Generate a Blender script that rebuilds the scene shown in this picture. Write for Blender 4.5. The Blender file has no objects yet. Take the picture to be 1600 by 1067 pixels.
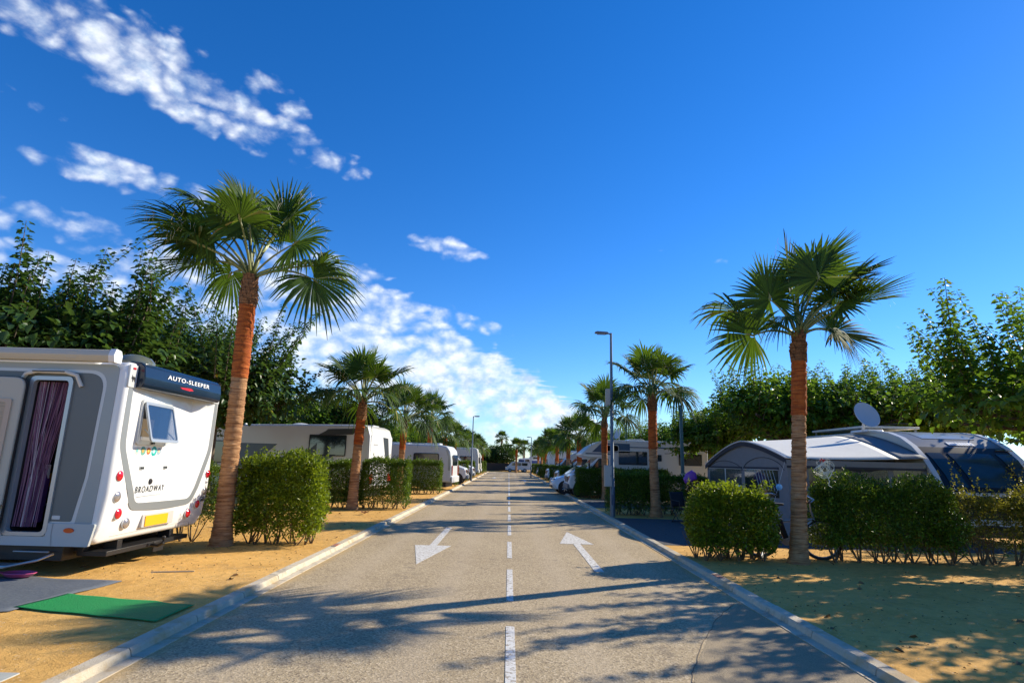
import bpy, bmesh, math, random
import numpy as np
from mathutils import Vector, Matrix
R = math.radians
S = bpy.context.scene
COL = S.collection

# ---------------------------------------------------------------- camera
cam_d = bpy.data.cameras.new('camera'); cam = bpy.data.objects.new('camera', cam_d); COL.objects.link(cam)
cam_d.sensor_width = 36; cam_d.lens = 900 / 1600 * 36; cam_d.clip_end = 5000; cam_d.clip_start = .05
def cam_matrix(f=900, rho=1.5, vp=(795, 721), h=1.6):
    u, v = vp[0] - 800, 533.5 - vp[1]
    y = Vector((u, v, -f)).normalized()
    x = Vector((math.cos(R(rho)), -math.sin(R(rho)), 0)); x = (x - x.dot(y) * y).normalized()
    z = x.cross(y)
    m = Matrix((x, y, z)).to_4x4()          # camera axes -> world
    m.translation = (0, 0, h)
    return m
cam.matrix_world = cam_matrix()
S.camera = cam

# ---------------------------------------------------------------- world, sun, exposure
SUN_EL, SUN_AZ = R(28.7), R(61.5)              # azimuth clockwise from +Y
w = bpy.data.worlds.new('World'); S.world = w; w.use_nodes = True
S.view_settings.view_transform = 'Standard'; S.view_settings.look = 'None'
S.view_settings.exposure = 0.55; S.view_settings.gamma = 1
S.cycles.use_denoising = True
S.cycles.max_bounces = 8; S.cycles.transparent_max_bounces = 16
S.cycles.sample_clamp_indirect = 6

class NT:
    """tiny node-expression helper"""
    def __init__(s, tree): s.t = tree; s.n = tree.nodes; s.l = tree.links
    def new(s, typ, **kw):
        n = s.n.new(typ)
        for k, v in kw.items(): setattr(n, k, v)
        return n
    def put(s, sock, v):
        if isinstance(v, bpy.types.NodeSocket): s.l.new(v, sock)
        elif v is not None: sock.default_value = v
    def m(s, op, a, b=None, c=None, clamp=False):
        n = s.new('ShaderNodeMath', operation=op, use_clamp=clamp)
        for i, v in enumerate((a, b, c)):
            if v is not None: s.put(n.inputs[i], v)
        return n.outputs[0]
    def smooth(s, v, a, b):
        n = s.new('ShaderNodeMapRange', interpolation_type='SMOOTHSTEP')
        s.put(n.inputs[0], v); n.inputs[1].default_value = a; n.inputs[2].default_value = b
        return n.outputs[0]
    def noise(s, vec, scale, detail=4, rough=.5, dist=0., out=0):
        n = s.new('ShaderNodeTexNoise'); s.put(n.inputs['Vector'], vec)
        n.inputs['Scale'].default_value = scale; n.inputs['Detail'].default_value = detail
        n.inputs['Roughness'].default_value = rough; n.inputs['Distortion'].default_value = dist
        return n.outputs[out]
    def mix(s, f, a, b, blend='MIX'):
        n = s.new('ShaderNodeMix', data_type='RGBA', blend_type=blend)
        s.put(n.inputs[0], f); s.put(n.inputs[6], a); s.put(n.inputs[7], b)
        return n.outputs[2]
    def comb(s, x, y, z=0.):
        n = s.new('ShaderNodeCombineXYZ'); s.put(n.inputs[0], x); s.put(n.inputs[1], y); s.put(n.inputs[2], z)
        return n.outputs[0]

def build_world():
    N = NT(w.node_tree); w.node_tree.nodes.clear()
    sky = N.new('ShaderNodeTexSky', sky_type='NISHITA', sun_disc=False)
    sky.sun_elevation = SUN_EL; sky.sun_rotation = SUN_AZ
    sky.air_density = 1.0; sky.dust_density = .05; sky.ozone_density = 3.0; sky.altitude = 300
    hs = N.new('ShaderNodeHueSaturation'); N.l.new(sky.outputs[0], hs.inputs['Color'])
    hs.inputs['Saturation'].default_value = 1.34; hs.inputs['Value'].default_value = 1.06
    tc = N.new('ShaderNodeTexCoord'); sp = N.new('ShaderNodeSeparateXYZ'); N.l.new(tc.outputs['Generated'], sp.inputs[0])
    z = N.m('MAXIMUM', sp.outputs[2], .02)
    u = N.m('DIVIDE', sp.outputs[0], z); v = N.m('DIVIDE', sp.outputs[1], z)
    P = N.comb(u, v)
    wob = N.m('MULTIPLY_ADD', N.noise(P, 2.2, 3), .7, -.35)
    # mackerel deck: a high cloud sheet whose rim runs diagonally over the road
    edge = N.m('SUBTRACT', N.m('MULTIPLY_ADD', v, .27, -1.52), u)          # >0 left of the rim
    deck = N.m('MULTIPLY', N.smooth(N.m('ADD', edge, wob), -.15, .25), N.smooth(N.m('ADD', v, wob), 2.1, 3.2))
    thin = N.smooth(edge, 4.2, .6)
    deck = N.m('MULTIPLY', deck, N.m('ADD', N.m('MULTIPLY_ADD', thin, .40, .68), N.m('MULTIPLY', N.smooth(v, 3.4, 7.), .28)))
    def blob(cu, cv, su, sv, ang, amp=1.):
        ca, sa = math.cos(ang), math.sin(ang)
        du = N.m('ADD', u, -cu); dv = N.m('ADD', v, -cv)
        a = N.m('DIVIDE', N.m('ADD', N.m('MULTIPLY', du, ca), N.m('MULTIPLY', dv, sa)), su)
        b = N.m('DIVIDE', N.m('SUBTRACT', N.m('MULTIPLY', dv, ca), N.m('MULTIPLY', du, sa)), sv)
        r2 = N.m('ADD', N.m('MULTIPLY', a, a), N.m('MULTIPLY', b, b))
        return N.m('MULTIPLY', N.smooth(r2, 2.4, .0), amp)
    mask = deck
    for b in ((-.95, 1.42, .44, .17, R(62), 1.05), (-1.14, 1.26, .13, .11, R(60), .9), (-.70, 1.50, .15, .07, R(75), .8),
              (-.64, 1.80, .18, .09, R(60), .8), (-.31, 2.66, .24, .13, R(55), .9), (-.36, 4.15, .5, .2, R(60), .85),
              (-1.42, 2.0, .34, .15, R(35), .9), (-1.25, 2.25, .3, .15, R(60), .8), (-2.15, 2.4, .45, .2, R(15), .8), (-1.75, 2.9, .8, .4, R(30), .75),
              (-1.5, 1.45, .22, .09, R(60), .45), (1.6, 2.9, .9, .06, R(20), .3), (2.7, 3.9, 1.2, .1, R(10), .35)):
        mask = N.m('MAXIMUM', mask, blob(*b))
    P2 = N.comb(sp.outputs[0], sp.outputs[1], N.m('MULTIPLY', sp.outputs[2], 1.5))
    fine = N.noise(P2, 15, 8, .62, .3)
    cells = N.new('ShaderNodeTexVoronoi', feature='SMOOTH_F1'); 
    wv = N.new('ShaderNodeVectorMath', operation='MULTIPLY_ADD'); N.put(wv.inputs[0], N.noise(P2, 14, 4, out=1)); wv.inputs[1].default_value = (.09, .09, .09); N.put(wv.inputs[2], P2)
    N.put(cells.inputs['Vector'], wv.outputs[0])
    cells.inputs['Scale'].default_value = 34; cells.inputs['Smoothness'].default_value = .6
    tex = N.m('ADD', N.m('MULTIPLY', fine, 1.25), N.m('MULTIPLY', N.m('SUBTRACT', .5, cells.outputs['Distance']), .95))
    dens = N.smooth(N.m('ADD', N.m('MULTIPLY', mask, .80), tex), 1.04, 2.0)
    dens = N.m('MULTIPLY', dens, N.m('MULTIPLY', N.smooth(mask, .03, .22), N.smooth(sp.outputs[2], -.01, .03)))
    shade = N.noise(P2, 34, 5, .6)
    cl = N.mix(N.smooth(shade, .32, .62), (4.6, 5.8, 7.6, 1), (8.6, 9.0, 9.5, 1))
    tint = N.mix(1., hs.outputs[0], (.86, 1.04, 1.36, 1), 'MULTIPLY')
    c = N.mix(N.m('MULTIPLY', dens, .93), tint, cl)
    bg = N.new('ShaderNodeBackground'); N.put(bg.inputs[0], c); bg.inputs[1].default_value = .09
    out = N.new('ShaderNodeOutputWorld'); N.l.new(bg.outputs[0], out.inputs[0])
build_world()

sun_d = bpy.data.lights.new('sun', 'SUN'); sun_d.energy = 5.0; sun_d.angle = R(.5); sun_d.color = (1, .90, .72)
sun = bpy.data.objects.new('sun', sun_d); COL.objects.link(sun)
sv = Vector((math.sin(SUN_AZ) * math.cos(SUN_EL), math.cos(SUN_AZ) * math.cos(SUN_EL), math.sin(SUN_EL)))
sun.rotation_euler = sv.to_track_quat('Z', 'Y').to_euler(); sun.location = (20, 10, 20)

# ---------------------------------------------------------------- materials
MATS = {}
def mat(name, col, rough=.6, metal=0., var=0., vscale=8., bump=0., bscale=60., spec=.5, coat=0., alpha=1., trans=0., coords='Object', dirt=None):
    if name in MATS: return MATS[name]
    m = bpy.data.materials.new(name); m.use_nodes = True; N = NT(m.node_tree)
    b = m.node_tree.nodes['Principled BSDF']
    b.inputs['Roughness'].default_value = rough; b.inputs['Metallic'].default_value = metal
    b.inputs['Specular IOR Level'].default_value = spec; b.inputs['Coat Weight'].default_value = coat
    b.inputs['Alpha'].default_value = alpha; b.inputs['Transmission Weight'].default_value = trans
    tc = N.new('ShaderNodeTexCoord'); V = tc.outputs[coords]
    c = (*col, 1)
    if var:
        f = N.noise(V, vscale, 5, .6)
        c = N.mix(f, tuple(max(0, x * (1 - var)) for x in col) + (1,), tuple(min(1, x * (1 + var)) for x in col) + (1,))
    if dirt:
        f = N.smooth(N.noise(V, dirt[1], 6, .65), dirt[2], dirt[3])
        c = N.mix(N.m('MULTIPLY', f, dirt[4] if len(dirt) > 4 else 1.), c, (*dirt[0], 1))
    N.put(b.inputs['Base Color'], c)
    if bump:
        bn = N.new('ShaderNodeBump'); bn.inputs['Strength'].default_value = bump; bn.inputs['Distance'].default_value = .02
        N.put(bn.inputs['Height'], N.noise(V, bscale, 4, .6)); N.l.new(bn.outputs[0], b.inputs['Normal'])
    MATS[name] = m
    return m

def leaf_mat(name, dark, light, yellow=None, ytop=.0, rough=.45, transl=.35, tcol=None):
    m = bpy.data.materials.new(name); m.use_nodes = True; N = NT(m.node_tree)
    b = m.node_tree.nodes['Principled BSDF']; out = m.node_tree.nodes['Material Output']
    at = N.new('ShaderNodeAttribute'); at.attribute_name = 'rnd'
    f = at.outputs['Fac']
    c = N.mix(f, (*dark, 1), (*light, 1))
    if yellow:
        c = N.mix(N.smooth(f, 1 - ytop, 1 - ytop * .5), c, (*yellow, 1))
    N.put(b.inputs['Base Color'], c); b.inputs['Roughness'].default_value = rough
    b.inputs['Specular IOR Level'].default_value = .3
    tr = N.new('ShaderNodeBsdfTranslucent'); N.put(tr.inputs[0], N.mix(.55, c, (*(tcol or (.30, .42, .04)), 1)))
    ms = N.new('ShaderNodeMixShader'); ms.inputs[0].default_value = transl
    N.l.new(b.outputs[0], ms.inputs[1]); N.l.new(tr.outputs[0], ms.inputs[2]); N.l.new(ms.outputs[0], out.inputs[0])
    MATS[name] = m
    return m

WHITE = mat('white_gelcoat', (.80, .80, .78), .28, var=.03, vscale=2, coat=.3)
OFFW = mat('cream_gelcoat', (.66, .64, .56), .35, var=.04, vscale=2, coat=.2)
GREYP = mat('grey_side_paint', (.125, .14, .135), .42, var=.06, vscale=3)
SILV = mat('silver_paint', (.42, .45, .46), .3, metal=.4)
LSILV = mat('pale_silver', (.55, .57, .57), .35, metal=.1)
NAVY = mat('navy_gloss', (.006, .016, .036), .22, coat=.15)
BLACK = mat('black_plastic', (.012, .012, .014), .45)
DARKIN = mat('dark_interior', (.010, .009, .010), .8)
RUBBER = mat('rubber', (.02, .02, .022), .8, bump=.2)
DGLASS = mat('dark_glass', (.012, .022, .03), .06, spec=.8, coat=.5)
BGLASS = mat('blue_screen', (.03, .09, .16), .08, spec=.8, coat=.6)
CLEAR = mat('clear_plastic', (.55, .62, .68), .05, trans=0., alpha=.28)
TINT = mat('tinted_acrylic', (.03, .06, .12), .04, alpha=.55, coat=.6)
CHROME = mat('chrome', (.6, .6, .6), .12, metal=1.)
ALU = mat('aluminium', (.45, .46, .47), .35, metal=.8)
STEEL = mat('galvanised_steel', (.30, .33, .35), .45, metal=.6, var=.15, vscale=12)
RED = mat('red_lens', (.55, .01, .02), .12, coat=.8)
ORANGE = mat('orange_lens', (.75, .16, .01), .2, coat=.5)
CLEARL = mat('clear_lens', (.42, .38, .36), .1, metal=.5, coat=.6)
YELLOW = mat('yellow_plate', (.85, .42, .01), .45)
NAVYTX = mat('dark_lettering', (.03, .035, .04), .4)
WTX = mat('white_lettering', (.85, .86, .86), .35)

# ---------------------------------------------------------------- mesh helpers
def tag(o, label=None, cat=None, group=None, kind=None):
    if label: o['label'] = label
    if cat: o['category'] = cat
    if group: o['group'] = group
    if kind: o['kind'] = kind
    return o
def thing(name, label, cat, loc=(0, 0, 0), rz=0., group=None):
    o = bpy.data.objects.new(name, None); COL.objects.link(o); o.location = loc; o.rotation_euler = (0, 0, rz)
    o.empty_display_size = .2
    return tag(o, label, cat, group)

class MB:
    def __init__(s): s.v = []; s.f = []; s.mi = []; s.k = 0
    def add(s, vs, fs, mi=0):
        n = len(s.v); s.v += [tuple(p) for p in vs]; s.f += [tuple(i + n for i in f) for f in fs]; s.mi += [mi] * len(fs); return s
    def box(s, c, d, rz=0., mi=0, ry=0., rx=0.):
        M = Matrix.Translation(c) @ Matrix.Rotation(rz, 4, 'Z') @ Matrix.Rotation(ry, 4, 'Y') @ Matrix.Rotation(rx, 4, 'X')
        vs = [M @ Vector((x * d[0] / 2, y * d[1] / 2, z * d[2] / 2)) for x in (-1, 1) for y in (-1, 1) for z in (-1, 1)]
        return s.add(vs, [(0, 1, 3, 2), (4, 6, 7, 5), (0, 4, 5, 1), (2, 3, 7, 6), (0, 2, 6, 4), (1, 5, 7, 3)], mi)
    def bb(s, x0, x1, y0, y1, z0, z1, mi=0):
        return s.box(((x0 + x1) / 2, (y0 + y1) / 2, (z0 + z1) / 2), (abs(x1 - x0), abs(y1 - y0), abs(z1 - z0)), mi=mi)
    def tube(s, pts, r, n=8, mi=0, caps=True):
        pts = [Vector(p) for p in pts]; rs = r if isinstance(r, (list, tuple)) else [r] * len(pts)
        vs = []; up = Vector((0, 0, 1))
        for i, p in enumerate(pts):
            a = pts[max(0, i - 1)]; b = pts[min(len(pts) - 1, i + 1)]
            t = (b - a).normalized(); q = up if abs(t.dot(up)) < .95 else Vector((1, 0, 0))
            e1 = t.cross(q).normalized(); e2 = t.cross(e1)
            for k in range(n):
                an = 2 * math.pi * k / n
                vs.append(p + (e1 * math.cos(an) + e2 * math.sin(an)) * rs[i])
        fs = []
        for i in range(len(pts) - 1):
            for k in range(n):
                fs.append((i * n + k, i * n + (k + 1) % n, (i + 1) * n + (k + 1) % n, (i + 1) * n + k))
        if caps: fs.append(tuple(range(n))[::-1]); fs.append(tuple((len(pts) - 1) * n + k for k in range(n)))
        return s.add(vs, fs, mi)
    def loft(s, loops, mi=0, cap0=True, cap1=True):
        n = len(loops[0]); vs = [p for L in loops for p in L]; fs = []
        for i in range(len(loops) - 1):
            for k in range(n):
                fs.append((i * n + k, i * n + (k + 1) % n, (i + 1) * n + (k + 1) % n, (i + 1) * n + k))
        if cap0: fs.append(tuple(range(n))[::-1])
        if cap1: fs.append(tuple((len(loops) - 1) * n + k for k in range(n)))
        return s.add(vs, fs, mi)
    def prism(s, poly, fn, a, b, mi=0):
        """poly 2D, fn(p,q,t)->xyz, between t=a and t=b"""
        return s.loft([[fn(p[0], p[1], a) for p in poly], [fn(p[0], p[1], b) for p in poly]], mi)
    def lathe(s, c, prof, n=24, axis='Z', mi=0):
        loops = []
        for r, h in prof:
            L = []
            for k in range(n):
                a = 2 * math.pi * k / n; x, y = r * math.cos(a), r * math.sin(a)
                L.append({'Z': (c[0] + x, c[1] + y, c[2] + h), 'Y': (c[0] + x, c[1] + h, c[2] + y), 'X': (c[0] + h, c[1] + x, c[2] + y)}[axis])
            loops.append(L)
        return s.loft(loops, mi)
    def grid(s, fn, nu, nv, mi=0, th=0.):
        vs = [fn(i / nu, j / nv) for i in range(nu + 1) for j in range(nv + 1)]
        fs = [(i * (nv + 1) + j, (i + 1) * (nv + 1) + j, (i + 1) * (nv + 1) + j + 1, i * (nv + 1) + j + 1) for i in range(nu) for j in range(nv)]
        return s.add(vs, fs, mi)
    def build(s, name, mats, parent=None, bevel=0., seg=2, smooth=True, recalc=True, solid=0., angle=35):
        me = bpy.data.meshes.new(name); me.from_pydata(s.v, [], s.f)
        for m in (mats if isinstance(mats, (list, tuple)) else [mats]): me.materials.append(m)
        me.polygons.foreach_set('material_index', s.mi)
        if recalc:
            bm = bmesh.new(); bm.from_mesh(me); bmesh.ops.recalc_face_normals(bm, faces=bm.faces); bm.to_mesh(me); bm.free()
        if smooth:
            me.shade_smooth()
            me.set_sharp_from_angle(angle=R(angle))
        me.update()
        o = bpy.data.objects.new(name, me); COL.objects.link(o)
        if parent: o.parent = parent
        if solid:
            sm = o.modifiers.new('s', 'SOLIDIFY'); sm.thickness = solid; sm.offset = 0
        if bevel:
            b = o.modifiers.new('b', 'BEVEL'); b.width = bevel; b.segments = seg; b.limit_method = 'ANGLE'; b.angle_limit = R(28)
            b.harden_normals = False
        return o

def bake(o, cutter=None):
    """apply modifiers (and an optional boolean cut) so no helper object stays in the scene"""
    if cutter:
        bo = o.modifiers.new('c', 'BOOLEAN'); bo.operation = 'DIFFERENCE'; bo.object = cutter; bo.solver = 'EXACT'
    dg = bpy.context.evaluated_depsgraph_get()
    me = bpy.data.meshes.new_from_object(o.evaluated_get(dg)); o.modifiers.clear(); o.data = me
    if cutter: bpy.data.objects.remove(cutter)
    me.shade_smooth(); me.set_sharp_from_angle(angle=R(35))
    return o

def rpoly(pts, r, n=5):
    """rounded polygon"""
    out = []; m = len(pts)
    for i in range(m):
        p = Vector(pts[i]); a = Vector(pts[i - 1]); b = Vector(pts[(i + 1) % m])
        ri = r[i] if isinstance(r, (list, tuple)) else r
        u = (a - p); v = (b - p); lu, lv = u.length, v.length; u.normalize(); v.normalize()
        ang = u.angle(v)
        t = min(ri / max(math.tan(ang / 2), 1e-3), lu * .49, lv * .49)
        if t < 1e-4 or ri == 0: out.append(tuple(p)); continue
        p0, p1 = p + u * t, p + v * t
        for k in range(n + 1):
            s = k / n
            q = p0 * (1 - s) ** 2 + p * 2 * s * (1 - s) + p1 * s * s
            out.append(tuple(q))
    return out
def rrect(x0, z0, x1, z1, r, n=5): return rpoly([(x0, z0), (x1, z0), (x1, z1), (x0, z1)], r, n)
FY = lambda p, q, t: (p, t, q)      # polygon in XZ, extruded along Y
FX = lambda p, q, t: (t, p, q)      # polygon in YZ, extruded along X
FZ = lambda p, q, t: (p, q, t)
def plate(name, poly, fn, a, b, m, parent, bevel=0.):
    return MB().prism(poly, fn, a, b).build(name, m, parent, bevel=bevel)
def ring(name, outer, inner, fn, a, b, m, parent):
    n = len(outer)
    return MB().loft([[fn(*p, a) for p in inner], [fn(*p, a) for p in outer], [fn(*p, b) for p in outer], [fn(*p, b) for p in inner], [fn(*p, a) for p in inner]], cap0=False, cap1=False).build(name, m, parent)

def text(body, size, loc, rot, m, parent, name='lettering', extrude=.002, width=None, shear=0., spacing=1., off=.012):
    cu = bpy.data.curves.new('t', 'FONT'); cu.body = body; cu.size = size; cu.extrude = extrude; cu.shear = shear; cu.space_character = spacing
    cu.align_x = 'CENTER'; cu.align_y = 'CENTER'; cu.offset = size * off
    o = bpy.data.objects.new('t', cu); COL.objects.link(o)
    dg = bpy.context.evaluated_depsgraph_get(); me = bpy.data.meshes.new_from_object(o.evaluated_get(dg)); bpy.data.objects.remove(o)
    if width:
        xs = [v.co.x for v in me.vertices]; k = width / (max(xs) - min(xs))
        for v in me.vertices: v.co.x *= k
    me.materials.clear(); me.materials.append(m); me.name = name
    t = bpy.data.objects.new(name, me); COL.objects.link(t); t.location = loc; t.rotation_euler = rot; t.parent = parent
    return t
RX_ = (R(90), 0, R(90))     # text facing +X reading along +Y
RY_ = (R(90), 0, 0)         # text facing -Y reading along +X

def np_mesh(name, V, F, mats, parent=None, mi=None, rnd=None, smooth=False):
    """V (n,3), F (m,k)"""
    me = bpy.data.meshes.new(name); V = np.asarray(V, np.float32); F = np.asarray(F, np.int32); m, k = F.shape
    me.vertices.add(len(V)); me.vertices.foreach_set('co', V.ravel())
    me.loops.add(m * k); me.loops.foreach_set('vertex_index', F.ravel())
    me.polygons.add(m); me.polygons.foreach_set('loop_start', np.arange(0, m * k, k, dtype=np.int32))
    for x in (mats if isinstance(mats, (list, tuple)) else [mats]): me.materials.append(x)
    if mi is not None: me.polygons.foreach_set('material_index', np.asarray(mi, np.int32))
    me.update(calc_edges=True)
    if rnd is not None:
        a = me.attributes.new('rnd', 'FLOAT', 'FACE'); a.data.foreach_set('value', np.asarray(rnd, np.float32))
    if smooth: me.shade_smooth()
    o = bpy.data.objects.new(name, me); COL.objects.link(o)
    if parent: o.parent = parent
    return o

def leaves(P, D, Nn, L, W, fold=.25, curl=.15):
    """leaf blades: base points P, directions D, normals Nn, length L, width W -> verts, quads (2 per leaf)"""
    n = len(P); D = D / np.linalg.norm(D, axis=1, keepdims=True)
    Sd = np.cross(D, Nn); Sd /= np.maximum(np.linalg.norm(Sd, axis=1, keepdims=True), 1e-6); Nn = np.cross(Sd, D)
    L = np.asarray(L).reshape(-1, 1); W = np.asarray(W).reshape(-1, 1)
    base = P; tip = P + D * L - Nn * L * curl
    l1 = P + D * L * .28 + Sd * W * .5 + Nn * W * fold; l2 = P + D * L * .68 + Sd * W * .38 + Nn * (W * fold * .7 - L * curl * .4)
    r1 = P + D * L * .28 - Sd * W * .5 + Nn * W * fold; r2 = P + D * L * .68 - Sd * W * .38 + Nn * (W * fold * .7 - L * curl * .4)
    V = np.stack([base, l1, l2, tip, r2, r1], 1).reshape(-1, 3)
    o = np.arange(n)[:, None] * 6
    F = np.concatenate([o + np.array([[0, 3, 2, 1]]), o + np.array([[0, 5, 4, 3]])], 1).reshape(-1, 4)
    return V, F

def copy_tree(root, loc, rz=0., scale=1., label=None, group=None, cat=None):
    r = root.copy(); COL.objects.link(r); r.location = loc; r.rotation_euler = (0, 0, rz); r.scale = (scale,) * 3 if not isinstance(scale, tuple) else scale
    if label: r['label'] = label
    if group: r['group'] = group
    def rec(a, b):
        for ch in [c for c in CH.get(a.name, a.children)]:
            c = ch.copy(); COL.objects.link(c); c.parent = b; rec(ch, c)
    rec(root, r)
    return r
CH = {}
exec_rng = random.Random(7)

# ================================================================ SETTING
def road_mat():
    m = bpy.data.materials.new('asphalt'); m.use_nodes = True; N = NT(m.node_tree); b = m.node_tree.nodes['Principled BSDF']
    tc = N.new('ShaderNodeTexCoord'); V = tc.outputs['Object']
    sp = N.new('ShaderNodeTexVoronoi', feature='F1'); N.put(sp.inputs['Vector'], V); sp.inputs['Scale'].default_value = 62
    cell = N.new('ShaderNodeSeparateColor'); N.l.new(sp.outputs['Color'], cell.inputs[0])
    big = N.noise(V, .55, 5, .6); mid = N.noise(V, 9, 4, .7); fine = N.noise(V, 130, 3, .7)
    c = N.mix(N.smooth(big, .3, .7), (.40, .305, .175, 1), (.47, .365, .215, 1))
    c = N.mix(N.m('MULTIPLY', N.smooth(cell.outputs[0], .60, .9), .6), c, (.68, .55, .36, 1))
    c = N.mix(N.m('MULTIPLY', N.smooth(cell.outputs[1], .66, .9), .65), c, (.15, .11, .068, 1))
    c = N.mix(N.m('MULTIPLY', N.smooth(fine, .52, .72), .7), c, (.19, .145, .09, 1))
    c = N.mix(N.m('MULTIPLY', N.smooth(mid, .55, .75), .25), c, (.46, .36, .24, 1))
    # worn wheel tracks, oil drips along each lane, sand blown to the edges
    s_ = N.new('ShaderNodeSeparateXYZ'); N.put(s_.inputs[0], V); ax = N.m('ABSOLUTE', s_.outputs[0])
    wob = N.m('MULTIPLY_ADD', N.noise(V, .5, 3), .3, -.15); lane = N.m('ABSOLUTE', N.m('SUBTRACT', N.m('ABSOLUTE', N.m('SUBTRACT', N.m('ADD', ax, wob), 1.42)), .68))
    c = N.mix(N.m('MULTIPLY', N.smooth(lane, .32, .02), .30), c, (.50, .40, .27, 1))
    st = N.m('MULTIPLY', N.smooth(N.noise(V, 3.1, 5, .7), .60, .72), .5); c = N.mix(st, c, (.16, .13, .10, 1))
    oil = N.m('MULTIPLY', N.smooth(N.m('ABSOLUTE', N.m('SUBTRACT', ax, 1.42)), .30, .0), N.smooth(N.noise(V, 6, 3), .52, .62)); c = N.mix(N.m('MULTIPLY', oil, .35), c, (.12, .10, .08, 1))
    ed = N.m('MULTIPLY', N.smooth(N.m('ADD', ax, N.m('MULTIPLY', N.noise(V, 4, 5, .7), .35)), 2.85, 3.08), .75); c = N.mix(ed, c, (.50, .33, .13, 1))
    # long damp-looking wheel tracks and the oil line of each lane
    s = N.new('ShaderNodeSeparateXYZ'); N.put(s.inputs[0], V)
    N.put(b.inputs['Base Color'], c); b.inputs['Roughness'].default_value = .82; b.inputs['Specular IOR Level'].default_value = .3
    bn = N.new('ShaderNodeBump'); bn.inputs['Strength'].default_value = .6; bn.inputs['Distance'].default_value = .006
    N.put(bn.inputs['Height'], N.m('ADD', N.m('MULTIPLY', sp.outputs['Distance'], .8), fine)); N.l.new(bn.outputs[0], b.inputs['Normal'])
    return m
def sand_mat():
    m = bpy.data.materials.new('compacted_sand'); m.use_nodes = True; N = NT(m.node_tree); b = m.node_tree.nodes['Principled BSDF']
    tc = N.new('ShaderNodeTexCoord'); V = tc.outputs['Object']
    big = N.noise(V, .8, 6, .65, .4); mid = N.noise(V, 7, 6, .7, .3); fine = N.noise(V, 90, 4, .7)
    sp = N.new('ShaderNodeTexVoronoi', feature='F1'); N.put(sp.inputs['Vector'], V); sp.inputs['Scale'].default_value = 38
    c = N.mix(N.smooth(big, .3, .7), (.68, .375, .10, 1), (.78, .46, .14, 1))
    c = N.mix(N.m('MULTIPLY', N.smooth(mid, .45, .7), .55), c, (.44, .24, .065, 1))
    patch = N.smooth(N.noise(V, 1.7, 5, .7, .6), .56, .66); c = N.mix(N.m('MULTIPLY', patch, .35), c, (.42, .26, .11, 1))
    c = N.mix(N.smooth(fine, .56, .75), c, (.36, .20, .07, 1))
    cs = N.new('ShaderNodeSeparateColor'); N.l.new(sp.outputs['Color'], cs.inputs[0])
    c = N.mix(N.m('MULTIPLY', N.smooth(cs.outputs[0], .86, .95), N.smooth(sp.outputs['Distance'], .35, .2)), c, (.74, .58, .36, 1))
    N.put(b.inputs['Base Color'], c); b.inputs['Roughness'].default_value = .95; b.inputs['Specular IOR Level'].default_value = .15
    bn = N.new('ShaderNodeBump'); bn.inputs['Strength'].default_value = .9; bn.inputs['Distance'].default_value = .02
    N.put(bn.inputs['Height'], N.m('ADD', N.m('MULTIPLY', mid, 1.4), N.m('MULTIPLY', fine, .5))); N.l.new(bn.outputs[0], b.inputs['Normal'])
    return m
ASPH, SAND = road_mat(), sand_mat()
CONC = mat('concrete', (.55, .475, .35), .9, var=.25, vscale=5, bump=.6, bscale=90, dirt=((.46, .31, .13), 2.6, .48, .66, .7))
CONC2 = mat('concrete_gutter', (.60, .52, .38), .9, var=.22, vscale=7, bump=.6, bscale=80, dirt=((.24, .19, .13), 4, .48, .7, .7))
PAINT = mat('road_paint', (.68, .66, .60), .7, var=.06, vscale=30, bump=.3, bscale=120, dirt=((.30, .235, .15), 22, .50, .60, .85))

def sheet(name, x0, x1, y0, y1, z, m, label=None, cat=None, th=0., nx=1, ny=1):
    o = MB().grid(lambda a, b: (x0 + (x1 - x0) * a, y0 + (y1 - y0) * b, z), nx, ny).build(name, m, smooth=False, recalc=False)
    if o.data.polygons[0].normal.z < 0: o.data.flip_normals()
    return tag(o, label, cat, kind='structure')
sheet('ground', -900, 900, -60, 2200, -.03, SAND, 'sandy campsite ground reaching to the horizon', 'ground')
sheet('road', -2.9, 2.9, -20, 86, 0, ASPH, 'pale grey asphalt lane running away between the pitches', 'road')
sheet('cross_road', -80, 80, 86, 94, -.004, ASPH, 'asphalt lane crossing at the far end', 'road')
K = 3.095
def verge(name, x0, x1, lab):
    b = MB().bb(x0, x1, -20, 86, -.2, .07)
    return tag(b.build(name, SAND, smooth=False), lab, 'ground', kind='structure')
verge('left_verge', -90, -K, 'raised yellow sand strip with the white campers on it')
verge('right_verge', K, 90, 'raised yellow sand strip dappled with tree shadow')
tag(MB().bb(-90, 90, 94, 140, -.2, .07).build('far_verge', SAND, smooth=False), 'sand beyond the far end of the lane', 'ground', kind='structure')

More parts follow.
